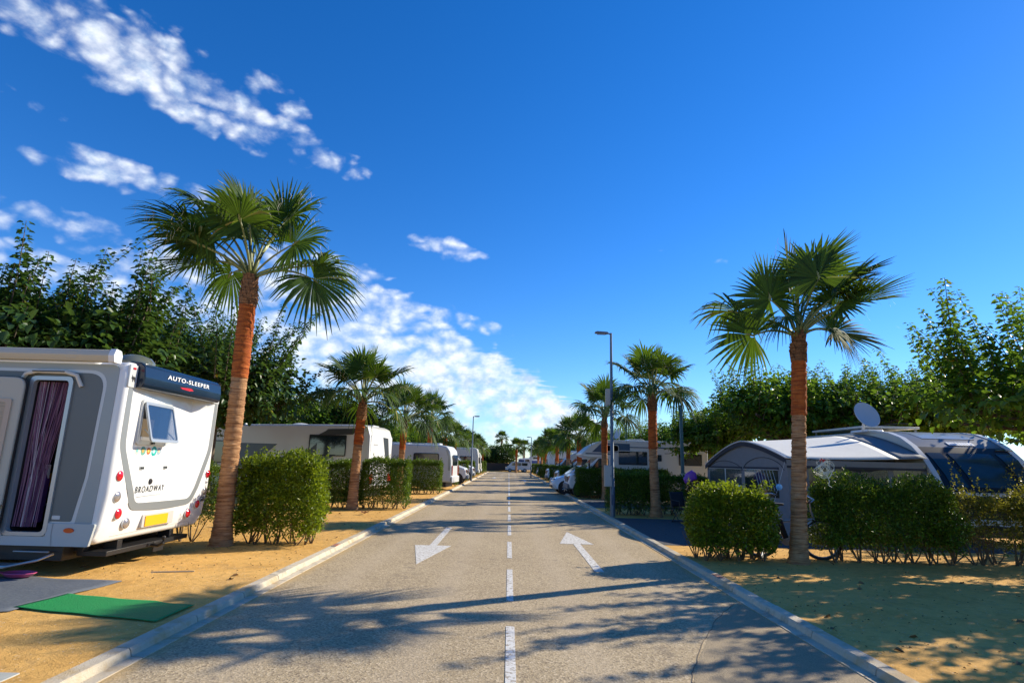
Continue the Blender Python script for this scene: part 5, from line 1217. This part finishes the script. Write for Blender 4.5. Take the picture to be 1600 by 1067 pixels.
# ---------------------------------------------------------------- awning tent on the lane side of that caravan
def awning_tent():
    t = thing('awning_tent', 'grey caravan awning with arched gable, pale roof and clear windows', 'tent', (6.4, 16., .07))
    GC = mat('grey_canvas', (.20, .215, .23), .85, var=.15, vscale=5, bump=.2, bscale=200); RC = mat('pale_roof_canvas', (.66, .66, .62), .7, var=.08, vscale=3, bump=.15, bscale=100)
    DC = mat('charcoal_canvas', (.028, .034, .05), .8, var=.2, vscale=5); PV = mat('clear_vinyl', (.10, .13, .13), .08, alpha=.38, coat=.6); WP = mat('white_piping', (.6, .62, .62), .6)
    X1 = 3.2; yn, yf = -2.5, 2.95
    def zr(f, x):     # roof height across the gable: f 0 near eave .. 1 far eave
        e0, e1, rd = 1.76 + .07 * x / X1, 1.57 + .08 * x / X1, 2.22 + .28 * (x / X1)
        g = abs(f - .46) / (.46 if f < .46 else .54)
        return (e0 if f < .46 else e1) + (rd - (e0 if f < .46 else e1)) * (1 - g ** 1.55)
    def roof(a, b): x = -.04 + (X1 + .04) * a; return (x, yn - .06 + (yf - yn + .12) * b, zr(b, max(0, x)) + .012 - .03 * math.sin(math.pi * a))
    MB().grid(lambda a, b: roof(a * .80, b), 16, 24).build('roof', RC, t, solid=.008)
    MB().grid(lambda a, b: roof(.802 + a * .198, b), 4, 24).build('roof_end_panel', GC, t, solid=.008)
    # sewn dark trim along the gable verge and the near eave valance
    pts = [(-.05, yn - .06 + (yf - yn + .12) * k / 24, zr(k / 24, 0) + .02) for k in range(25)]
    MB().tube(pts, .018, 6).build('piping', WP, t)
    b = MB(); b.loft([[(-.055, p[1], p[2] - .01), (-.045, p[1], p[2] - .01), (-.045, p[1], p[2] - .13), (-.055, p[1], p[2] - .13)] for p in pts]); b.build('verge_flap', DC, t)
    b = MB(); b.bb(-.05, X1 * .98, yn - .075, yn - .065, 1.60, 1.74); b.build('eave_valance', GC, t); MB().bb(-.05, X1 * .98, yn - .08, yn - .07, 1.56, 1.61).build('valance_trim', DC, t)
    # gable wall towards the lane
    n = 28; top = [(yn + (yf - yn) * k / n, zr(k / n, 0) - .01) for k in range(n + 1)]
    g = MB().prism([(yn, .0)] + top[::1] + [(yf, .0)], FX, 0.0, .012).build('gable_wall', GC, t, smooth=False)
    for y0, y1, nm in ((-2.0, -.05, 'dark'), (.2, 2.7, 'light')):
        MB().prism(rrect(y0, .85, y1, 1.50, .03), FX, -.012, -.002).build('gable_window', PV if nm == 'light' else mat('dark_vinyl', (.02, .035, .035), .1, coat=.6), g)
        MB().bb(-.02, -.006, y0 - .06, y1 + .06, 1.50, 1.56).build('window_flap', DC, g); MB().bb(-.022, -.008, y0 - .06, y1 + .06, 1.495, 1.505).build('flap_edge', WP, g)
    MB().bb(-.014, -.003, 1.35, 1.41, .85, 1.5).build('window_pole', WP, g)
    rg = random.Random(4); b = MB()
    for k in range(7):
        y = -1.75 + k * .17; b.tube([(-.016, y, 1.48), (-.016, y - .10, 1.28), (-.016, y - .24, 1.0)], .005, 4)
    b.build('curtain_cord', WP, g)
    # arched seams on the gable
    for y0, y1, z0, h in ((-2.35, .05, 1.50, .30), (.1, 2.85, 1.46, .26)):
        pts = [(-.008, y0 + (y1 - y0) * k / 14, z0 + h * math.sin(math.pi * k / 14) ** .6) for k in range(15)]
        MB().tube(pts, .008, 5).build('seam', DC, g)
    # corner skirt leaning out
    MB().loft([[(-.02, yn - .02, 1.72), (.35, yn - .02, 1.72), (.35, yn + .02, 1.72), (-.02, yn + .02, 1.72)], [(-.12, yn - .25, .02), (.45, yn - .2, .02), (.45, yn - .16, .02), (-.12, yn - .2, .02)]]).build('corner_flap', GC, t)
    # near wall (faces the camera): frame bands with clear window
    nw = MB().bb(.35, X1, yn - .006, yn + .006, 0, .78).build('near_wall', DC, t)
    for x in (.35, 1.0, 2.3, X1 - .12): MB().bb(x, x + .12, yn - .008, yn + .008, .78, 1.72).build('wall_band', GC, nw)
    MB().bb(.47, 1.0, yn - .003, yn + .003, .78, 1.6).build('near_window', mat('dark_vinyl', (.02, .035, .035), .1, coat=.6), nw)
    MB().bb(1.12, 2.3, yn - .003, yn + .003, .78, 1.6).build('near_window', PV, nw); MB().bb(2.42, X1 - .12, yn - .003, yn + .003, .78, 1.6).build('near_window', mat('dark_vinyl', (.02, .035, .035), .1, coat=.6), nw)
    MB().loft([[(1.12 + .078 * k, yn - .012, 1.60 - .10 * math.sin(math.pi * k / 15)), (1.12 + .078 * k, yn - .006, 1.60 - .10 * math.sin(math.pi * k / 15)), (1.12 + .078 * k, yn - .006, 1.62), (1.12 + .078 * k, yn - .012, 1.62)] for k in range(16)]).build('rolled_curtain', DC, nw)
    fw = MB().bb(0, X1, yf - .006, yf + .006, 0, 1.55).build('far_wall', GC, t)
    for x, y in ((0, yn), (0, .0), (0, yf), (X1 * .5, yn)): MB().tube([(x + .05, y + (.04 if y < 1 else -.04), 0), (x + .05, y + (.04 if y < 1 else -.04), 1.55 if y else 2.1)], .014, 6).build('tent_pole', ALU, t)
    for x, y in ((-.05, yn), (-.05, yf)):
        MB().tube([(x, y, 1.70), (x - .9, y - .7 if y < 0 else y + .6, .02)], .004, 4).build('guy_rope', WP, t)
    return t
awning_tent()

# ================================================================ STREET FURNITURE AND SMALL THINGS
def lamp(label, loc, H, arm=-1, box=False):
    t = thing('lamp_post', label, 'lamp post', loc, 0, 'lamp posts beside the lane')
    POLE = mat('grey_pole', (.13, .16, .19), .45, metal=.5, var=.12, vscale=6)
    MB().tube([(0, 0, 0), (0, 0, 1.1), (0, 0, 1.12), (0, 0, H)], [.075, .072, .058, .036], 14).build('pole', POLE, t)
    MB().bb(-.045, .045, -.085, -.06, .35, .65).build('inspection_hatch', mat('hatch_blue_grey', (.05, .08, .13), .5), t, bevel=.006)
    MB().tube([(0, 0, H - .04), (arm * .12, 0, H + .0)], .022, 8).build('arm', POLE, t)
    l = MB().prism(rpoly([(0, -.02), (arm * .10, -.045), (arm * .44, -.02), (arm * .46, .015), (arm * .38, .045), (arm * .06, .03)], .015, 2), FY, -.07, .07).build('lamp_head', mat('lamp_head_grey', (.12, .13, .15), .4), t, bevel=.01)
    l.location = (arm * .06, 0, H)
    MB().bb(arm * .12, arm * .38, -.05, .05, -.052, -.038).build('lens', CLEARL, l)
    return t
lamp('tall grey lamp post with a meter box strapped on, beside the shaded kerb', (3.12, 17.75, .07), 5.58, -1)
lamp('slim lamp post far along the sunny kerb', (-2.90, 46, .07), 4.98, 1)
lamp('distant lamp post near the blue and white camper', (2.95 - .6, 62, .07 - .07), 4.2, -1)
mb_ = thing('meter_box', 'pale grey meter box strapped to the tall lamp post', 'meter box', (2.96, 17.68, .95))
MB().prism(rrect(-.11, 0, .11, .62, .015), FY, -.16, -.02).build('cabinet', mat('box_grey', (.34, .36, .34), .5, var=.08, vscale=6), mb_, bevel=.008)
MB().prism(rrect(-.095, .02, .095, .60, .01), FY, -.168, -.158).build('cabinet_door', mat('box_grey2', (.38, .40, .38), .45), mb_, bevel=.003); MB().bb(.07, .085, -.175, -.165, .28, .34).build('latch', BLACK, mb_)
mb2 = thing('utility_box', 'small grey box high on the tall lamp post', 'utility box', (2.99, 17.70, 3.35)); MB().prism(rrect(-.07, 0, .07, .52, .02), FY, -.10, .0).build('cabinet', mat('box_grey', (.34, .36, .34), .5), mb2, bevel=.01); MB().bb(-.03, .12, -.01, .07, .2, .24).build('bracket', STEEL, mb2)

TEAL = mat('teal_post_paint', (.07, .15, .17), .45, metal=.3, var=.12, vscale=5)
for x, y, h, nm in ((6.97, 23.6, 3.95, 'teal square post beside the purple balloon'), (6.64, 33.2, 3.75, 'teal post in front of the wide window of the camper with a sleeping cab'), (6.3, 55.5, 4.0, 'faint teal post among the far shaded palms')):
    t = thing('service_post', nm, 'post', (x, y, .07), 0, 'teal service posts')
    MB().bb(-.06, .06, -.06, .06, 0, h).build('post', TEAL, t, bevel=.01); MB().bb(-.075, .075, -.075, .075, h, h + .02).build('cap', TEAL, t)
    MB().bb(-.10, .10, -.12, -.06, .9, 1.25).build('socket_box', LSILV, t, bevel=.01)

# mats and litter on the sunny side
GM = mat('grey_groundsheet', (.10, .115, .135), .85, var=.14, vscale=2.5, bump=.5, bscale=14)
GREEN = mat('green_mat', (.004, .25, .055), .8, var=.18, vscale=18, bump=.6, bscale=60)
rg_ = random.Random(5)
def mat_sheet(name, label, cat, corners, m, z0, amp=.012, th=.008, n=26):
    A, B, C_, D = [Vector((*p, 0)) for p in corners]
    def f(a, b):
        p = A.lerp(B, a).lerp(D.lerp(C_, a), b)
        e = .012 * math.sin(a * 17 + b * 3) 
        return (p.x + e * b, p.y + e * .6, z0 + amp * (.5 + .5 * math.sin(p.x * 5.1 + p.y * 2.3) * math.cos(p.y * 6.7 - p.x * 1.9)) + amp * 1.2 * max(0, math.sin(a * 9.5 + 1.2)) ** 6)
    o = MB().grid(f, n, n).build(name, m, None, solid=th); return tag(o, label, cat)
mat_sheet('ground_sheet', 'grey groundsheet laid on the sand before the camper door', 'groundsheet', [(-8.2, 4.2), (-4.74, 5.95), (-4.62, 7.38), (-8.2, 7.55)], GM, .074)
mat_sheet('doormat', 'long green mat running from the groundsheet to the kerb', 'mat', [(-4.80, 6.06), (-3.20, 5.72), (-3.19, 6.34), (-4.72, 6.66)], GREEN, .082, .004, .004)
t = thing('plastic_basin', 'shallow pink plastic basin in the shade on the groundsheet', 'basin', (-5.83, 7.35, .10))
MB().lathe((0, 0, 0), [(.10, 0), (.15, .012), (.19, .045), (.20, .05), (.195, .056), (.145, .022), (.001, .014)], 28).build('bowl', mat('pink_plastic', (.62, .09, .22), .3, coat=.3), t).scale = (1, .6, 1)
MB().tube([(-.20, 0, .05), (-.235, .03, .05), (-.235, -.03, .05), (-.20, -.02, .05)], .008, 6).build('handle', mat('pink_plastic', (.62, .09, .22), .3), t)
tag(MB().prism(rrect(-3.55, 4.15, -3.36, 4.42, .02), FZ, .06, .076).build('manhole_cover', mat('cover_grey', (.42, .42, .36), .7, var=.2, vscale=20), None, bevel=.004), 'pale square service cover set in the sand by the kerb', 'manhole cover')
tag(MB().tube([(-4.62, 7.98, .075), (-4.1, 8.06, .085)], .008, 5).build('stick', mat('pale_stick', (.62, .5, .33), .7), None), 'thin pale stick lying on sand at the edge of the camper shadow', 'stick')
def chair(name, label, loc, rz, fr, cl, S_=1.):
    t = thing(name, label, 'chair', loc, rz); t.scale = (S_,) * 3
    for s in (-.24, .24):
        MB().tube([(s, -.22, 0), (s, .20, .44)], .011, 8).build('leg', fr, t); MB().tube([(s * .94, .22, 0), (s * .94, -.20, .44), (s * .94, -.24, .46)], .011, 8).build('leg', fr, t)
        MB().tube([(s, .16, .40), (s, .30, .92)], .011, 8).build('back_post', fr, t); MB().tube([(s, -.20, .64), (s, .22, .66)], .016, 8).build('armrest', BLACK, t)
        MB().tube([(s, -.20, .44), (s, -.20, .64)], .010, 6).build('arm_post', fr, t)
    MB().tube([(-.24, -.22, .012), (.24, -.22, .012)], .010, 6).build('cross_bar', fr, t); MB().tube([(-.24, .22, .012), (.24, .22, .012)], .010, 6).build('cross_bar', fr, t)
    MB().grid(lambda a, b: (-.23 + .46 * a, -.20 + .38 * b, .43 - .03 * math.sin(math.pi * a)), 6, 6).build('seat', cl, t, solid=.008)
    MB().grid(lambda a, b: (-.23 + .46 * a, .17 + .12 * b + .02 * math.sin(math.pi * a), .46 + .44 * b), 6, 6).build('backrest', cl, t, solid=.008)
chair('folding_chair', 'folding chair with dark metal legs and green seat, cut by the picture edge', (-5.62, 6.1, .09), R(-70), mat('dark_tube', (.05, .05, .06), .35, metal=.6), mat('green_canvas', (.03, .22, .06), .8))
chair('folding_chair', 'black folding camp chair in shade beside the rounded bright hedge', (4.85, 16.6, .075), R(20), mat('dark_tube', (.05, .05, .06), .35, metal=.6), mat('black_canvas', (.012, .014, .018), .8), .9)

# purple balloon on a stick
t = thing('balloon', 'purple foil balloon on a thin stick beside the teal post', 'balloon', (5.35, 17.4, .07))
b = MB(); pr = rpoly([(-.21, -.06), (-.12, .10), (.06, .21), (.18, .12), (.21, -.05), (.02, -.13), (-.14, -.20)], .03, 3)
b.loft([[(p[0] * k, y, 1.22 + p[1] * k) for p in pr] for y, k in ((-.05, .6), (-.04, .85), (-.01, 1.), (.01, 1.), (.04, .85), (.05, .6))]).build('foil', mat('purple_foil', (.24, .06, .42), .35, coat=.4), t, angle=80)
MB().tube([(-.05, 0, 0), (-.06, 0, 1.08)], .006, 5).build('stick', BLACK, t)

# bundle of white cord hanging on the front palm
t = thing('cord_bundle', 'tangled bundle of white cord with a red knot hung on the front palm trunk', 'cord', (5.22, 9.86, 1.62))
rg = random.Random(8); MB().tube([(-.10, .12, .16), (0, 0, .15), (.04, 0, .12)], .008, 6).build('hook', STEEL, t)
b = MB()
for k in range(11):
    cx, cz, rx, rz_ = rg.uniform(-.03, .08), rg.uniform(-.04, .04), rg.uniform(.07, .12), rg.uniform(.08, .15); a0 = rg.uniform(0, 6); tl = rg.uniform(-.4, .4)
    b.tube([(cx + .06 + rx * math.cos(a0 + j * .45) + .04 * math.sin(a0 + j), rg.uniform(-.015, .015) + .03 * math.sin(j * .45 + tl), cz + rz_ * math.sin(a0 + j * .45) + tl * rx * math.cos(a0 + j * .45)) for j in range(15)], .0045, 5)
b.tube([(.10, 0, -.1), (.14, .0, -.2), (.12, 0, -.27), (.17, 0, -.30)], .006, 5); b.build('loops', mat('white_cord', (.66, .68, .58), .6), t)
MB().tube([(.0, -.01, .12), (.03, -.02, .16), (.06, -.01, .12), (.09, 0, .15)], .012, 6).build('red_tie', mat('red_tie', (.5, .03, .03), .6), t)

# bicycles
def bicycle(label, loc, rz, frame, tilt=0., bag=False, mirrors=False):
    t = thing('bicycle', label, 'bicycle', loc, rz); t.rotation_euler = (R(tilt), 0, rz)
    r = .33
    for x in (-.52, .52):
        w_ = MB().tube([(x + r * math.cos(a * math.pi / 14), 0, r + r * math.sin(a * math.pi / 14)) for a in range(29)], .022, 7, caps=False).build('wheel', RUBBER, t)
        MB().tube([(x + (r - .03) * math.cos(a * math.pi / 14), 0, r + (r - .03) * math.sin(a * math.pi / 14)) for a in range(29)], .011, 6, caps=False).build('rim', ALU, w_)
        b = MB(); [b.tube([(x, .02 * (-1) ** k, r), (x + (r - .03) * math.cos(k * math.pi / 9), 0, r + (r - .03) * math.sin(k * math.pi / 9))], .0018, 3) for k in range(18)]; b.tube([(x, -.05, r), (x, .05, r)], .018, 8); b.build('spokes', ALU, w_)
        MB().tube([(x + (r + .03) * math.cos(a), 0, r + (r + .03) * math.sin(a)) for a in [R(d) for d in range(20 if x < 0 else 40, 190, 15)]], .012, 5).build('mudguard', BLACK, t)
    bbk = (-.06, 0, .30); st = (-.22, 0, .78); hd = (.36, 0, .80); hb_ = (.40, 0, .68)
    b = MB(); b.tube([bbk, st], .017, 8); b.tube([(-.17, 0, .62), hb_], .02, 8); b.tube([bbk, hb_], .023, 8)
    for y in (-.05, .05): b.tube([bbk, (-.52, y, r)], .010, 6); b.tube([(-.19, 0, .70), (-.52, y, r)], .009, 6); b.tube([hb_, (.52, y, r)], .012, 6)
    b.tube([hb_, hd], .02, 8); b.build('frame', frame, t)
    sd = MB(); sd.tube([(-.22, 0, .78), (-.25, 0, .90)], .014, 8); sd.build('seat_post', ALU, t)
    MB().loft([[(x, -wy, z), (x, wy, z), (x, wy * .8, z + .04), (x, -wy * .8, z + .04)] for x, wy, z in ((-.40, .07, .90), (-.34, .085, .905), (-.24, .05, .90), (-.10, .02, .895))]).build('saddle', BLACK, t, bevel=.012, seg=3)
    hbm = MB(); hbm.tube([hd, (.33, 0, 1.0), (.38, 0, 1.03)], .014, 8); hbm.tube([(.25, -.30, 1.02), (.34, -.20, 1.05), (.38, 0, 1.03), (.34, .20, 1.05), (.25, .30, 1.02)], .012, 8); hbm.build('handlebar', ALU, t)
    for y in (-.27, .27): MB().tube([(.21, y * 1.08, 1.015), (.29, y * .92, 1.03)], .017, 8).build('grip', BLACK, t)
    c = MB(); c.lathe((-.06, 0, .30), [(.09, -.02), (.09, -.01), (.02, -.01)], 20, 'Y'); c.tube([(-.06, -.08, .30), (.05, -.08, .17)], .009, 5); c.tube([(-.06, .08, .30), (-.17, .08, .43)], .009, 5); c.build('crank', ALU, t)
    for p in ((.05, -.13, .17), (-.17, .13, .43)): MB().box(p, (.09, .08, .02)).build('pedal', BLACK, t, bevel=.004)
    rk = MB(); rk.tube([(-.30, -.05, .72), (-.72, -.05, .72)], .006, 5); rk.tube([(-.30, .05, .72), (-.72, .05, .72)], .006, 5); rk.tube([(-.56, -.05, .72), (-.52, -.06, .34)], .006, 5); rk.tube([(-.56, .05, .72), (-.52, .06, .34)], .006, 5); rk.build('rack', BLACK, t)
    MB().box((-.13, 0, .50), (.09, .08, .34), ry=R(-18)).build('battery', BLACK, t, bevel=.015)
    if bag: MB().prism([(-.72, .70), (-.34, .71), (-.36, .86), (-.50, .88), (-.72, .84)], FY, -.12, .12).build('rack_bag', mat('grey_bag', (.30, .29, .30), .8), t, bevel=.03)
    if mirrors:
        for y in (-.36, .36):
            m_ = MB().tube([(.25, y * .8, 1.03), (.27, y, 1.12)], .005, 5).build('mirror', BLACK, t)
            MB().lathe((.27, y, 1.16), [(.001, -.008), (.055, -.006), (.058, 0), (.055, .008), (.001, .01)], 18, 'X').build('mirror_glass', mat('sky_mirror', (.10, .35, .75), .15, metal=.2), m_)
    return t
bicycle('black bicycle with two blue mirrors leaning by the corded palm', (4.70, 11.0, .08), R(60), mat('blue_black_frame', (.02, .05, .12), .3, coat=.5), -4, mirrors=True)
bicycle('bicycle with a grey rack bag parked behind the rounded hedge and palm', (4.98, 10.62, .08), R(-8), mat('grey_frame', (.30, .32, .34), .35, metal=.3), 8, bag=True)

# fallen leaves, twigs and pebbles too many to count
def litter():
    rg = np.random.RandomState(12); n = 4200
    y = 3.2 + 26 * rg.rand(n) ** 1.8; x = np.where(rg.rand(n) < .5, -K - .05 - rg.rand(n) ** 1.2 * 5, K + .05 + rg.rand(n) ** 1.2 * 7)
    P = np.stack([x, y, np.full(n, .079)], 1); D = rg.normal(0, 1, (n, 3)); D[:, 2] = rg.uniform(-.05, .3, n); Nn = np.stack([rg.normal(0, .3, n), rg.normal(0, .3, n), np.ones(n)], 1)
    l = rg.uniform(.012, .032, n); l[rg.rand(n) < .035] = .085
    V, F = leaves(P, D, Nn, l, l * .6, .3, .3)
    keep = ~((P[:, 0] < -3.1) & (P[:, 0] > -8.3) & (P[:, 1] > 4.) & (P[:, 1] < 7.6)); kk = np.repeat(keep, 2)
    V2 = V; F2 = F[kk]
    o = np_mesh('fallen_leaves', V2, F2, mat('dry_leaf', (.20, .11, .04), .8, var=.5, vscale=3), None); tag(o, 'dry leaves and crumbs scattered over the sand', 'litter', kind='stuff')
    n = 2200; b = MB(); y = 3.2 + 12 * rg.rand(n) ** 1.5; x = np.where(rg.rand(n) < .5, -K - .03 - rg.rand(n) * 4, K + .03 + rg.rand(n) * 5)
    V = []; F = []
    for i in range(n):
        if -8.3 < x[i] < -3.15 and 4.0 < y[i] < 7.6: continue
        r = rg.uniform(.003, .009); c = np.array([x[i], y[i], .071]); k = len(V); sc = rg.uniform(.7, 1.4, 3)
        for d in ((1, 0, 0), (0, 1, 0), (-1, 0, 0), (0, -1, 0), (0, 0, .8)): V.append(c + np.array(d) * r * sc)
        F += [(k, k + 1, k + 4), (k + 1, k + 2, k + 4), (k + 2, k + 3, k + 4), (k + 3, k, k + 4)]
    o = np_mesh('pebbles', np.array(V), np.array(F), mat('pebble', (.45, .34, .2), .8, var=.4, vscale=2), None); tag(o, 'small pebbles strewn over the sand', 'pebbles', kind='stuff')
litter()
t = thing('dead_branch', 'little dry broken branch lying by the second sunny palm foot', 'branch', (-3.95, 16.6, .08))
b = MB(); rg = random.Random(6)
for k in range(9):
    a = rg.uniform(0, 6.3); b.tube([(0, 0, .02), (.15 * math.cos(a), .15 * math.sin(a), .05 + rg.uniform(0, .06)), (.3 * math.cos(a + .3), .3 * math.sin(a + .3), rg.uniform(0, .1))], [.009, .006, .003], 5)
b.build('twigs', mat('red_twig', (.22, .09, .05), .8), t)

# ---------------------------------------------------------------- far end of the lane
def blob_tree(label, loc, sc, seed, leaf, name='round_tree', zt=1.4):
    rg = np.random.RandomState(seed); n = 5200
    d = rg.normal(0, 1, (n, 3)); d /= np.linalg.norm(d, axis=1, keepdims=True); r = rg.rand(n) ** .28
    lump = 1 + .16 * np.sin(d[:, 0] * 7 + seed) * np.sin(d[:, 2] * 6) + .10 * np.sin(d[:, 1] * 13 + d[:, 2] * 9)
    P = d * (r * lump)[:, None] * np.array([1.9, 1.9, 1.5]) + np.array([0, 0, 2.4]); l = rg.uniform(.12, .26, n)
    V, F = leaves(P, d + rg.normal(0, .6, (n, 3)), rg.normal(0, .6, (n, 3)) + np.array([0, 0, 1]), l, l * .7)
    root = thing(name, label, 'tree', loc); root.scale = sc
    MB().tube([(0, 0, -.05), (0, 0, 1.0), (.1, 0, 2.2)], [.15, .12, .06], 8).build('trunk', BARK, root)
    np_mesh('crown', V, F, leaf, root, None, np.repeat(np.clip(rg.normal(.4, .2, n), 0, .98), 2))
blob_tree('big round grey green tree closing the lane end', (-1.15, 98, .07), (1.35, 1.2, 1.1), 3, LEAF_D)
blob_tree('lower round tree beside the big one at the lane end', (-3.4, 99, .07), (1.0, 1, .9), 5, LEAF_D)
for i, (x, y, h) in enumerate(((-9, 102, 1.1), (-14, 104, 1.25), (-20, 103, 1.2), (7.5, 103, 1.15), (12, 105, 1.2), (17, 102, 1.3), (23, 104, 1.2), (30, 103, 1.3), (-27, 104, 1.3), (-35, 103, 1.2))):
    blob_tree(('olive', 'grey green', 'dark', 'small dark', 'mid green', 'broad', 'bushy', 'lone', 'pale', 'dense')[i] + ' background tree standing beyond the far cross lane', (x, y, .07), (1.3, 1.2, h), 20 + i, LEAF_M if i % 2 else LEAF_D)
HE = hedge_data(7, 1, 1.45, 9000, .10, 44, HEDGE_G, .0, .06, stems=3)
FEN = mat('brown_fence', (.055, .035, .025), .8, var=.25, vscale=6)
t = thing('fence', 'dark brown fence closing the view behind the far cross lane', 'fence', (-1.9, 95.2, .07))
for k in range(10): MB().bb(-3.4 + k * .70, -3.4 + k * .70 + .68, 0, .03, .05, 1.25).build('panel', FEN, t); MB().bb(-3.43 + k * .7, -3.38 + k * .7, -.03, .05, 0, 1.32).build('post', FEN, t)
put_hedge(HE, 'long dark hedge beyond the fence, sunny side of the cross lane', (-9.2, 95.5, .07), 0, (1.2, 1, 1), None); put_hedge(HE, 'long dark hedge beyond the cross lane on the shaded side', (9.5, 95.5, .07), 0, (1.2, 1, 1), None)
# van at the far end (seen side on) and the blue and white camper
def far_van():
    t = thing('parked_van', 'small silver van parked across the end of the lane', 'van', (-.55, 92.3, 0)); W = 1.7
    prof = [(0, .35), (.05, .75), (.45, .95), (.95, 1.5), (1.2, 1.62), (3.7, 1.62), (3.85, 1.4), (3.9, .35)]
    MB().prism(rpoly(prof, .12, 3), FY, 0, W).build('body', mat('van_silver', (.42, .47, .52), .35, metal=.2), t, bevel=.05)
    for x0, x1 in ((.75, 1.5), (1.6, 2.5), (2.6, 3.5)): MB().prism(rpoly([(x0 + (.25 if x0 < 1 else 0), 1.02), (x1, 1.02), (x1, 1.45), (x0 + (.45 if x0 < 1 else 0), 1.45)], .04), FY, -.02, .01).build('side_window', DGLASS, t)
    MB().prism(rrect(.02, .66, .3, .82, .03), FY, -.03, .2).build('headlight', CLEARL, t)
    for x in (.75, 3.1): wheel(t, (x, .08, .30), .30, .2, 'Y', -1); wheel(t, (x, W - .08, .30), .30, .2, 'Y', 1)
far_van()
def far_camper():
    t = thing('motorhome', 'blue and white camper with a sloping cab parked past the cross lane', 'motorhome', (1.5, 92.6, 0)); W = 2.2
    B2 = mat('far_blue', (.05, .09, .30), .3)
    prof = [(0, .4), (0, 2.05), (.25, 2.15), (1.7, 2.25), (1.9, 2.55), (3.6, 2.6), (3.75, 2.3), (3.75, .4)]
    MB().prism(prof, FY, 0, W).build('body', WHITE, t, bevel=.06)
    side(t, 'blue_front', [(.03, .5), (.9, .5), (.95, 1.95), (.03, 1.95)], mat('dark_blue', (.02, .05, .14), .3)); side(t, 'blue_panel', [(1.95, 1.25), (3.6, 1.3), (3.65, 1.85), (2.0, 1.85)], B2); side(t, 'windscreen', [(1.0, 1.15), (1.85, 1.2), (1.75, 2.0), (1.1, 2.0)], DGLASS)
    side(t, 'roof_window', [(2.3, 2.1), (3.3, 2.1), (3.2, 2.4), (2.4, 2.4)], DGLASS)
    side(t, 'bumper', [(.9, .45), (3.7, .45), (3.7, .75), (.9, .75)], LSILV, th=.06)
    for x in (.8, 2.9): wheel(t, (x, .12, .32), .32, .2, 'Y', -1); wheel(t, (x, W - .12, .32), .32, .2, 'Y', 1)
far_camper()
plain_caravan('white caravan edge behind the fence left of the far van', (-2.9, 100.5, .07), 1, H=2.4)
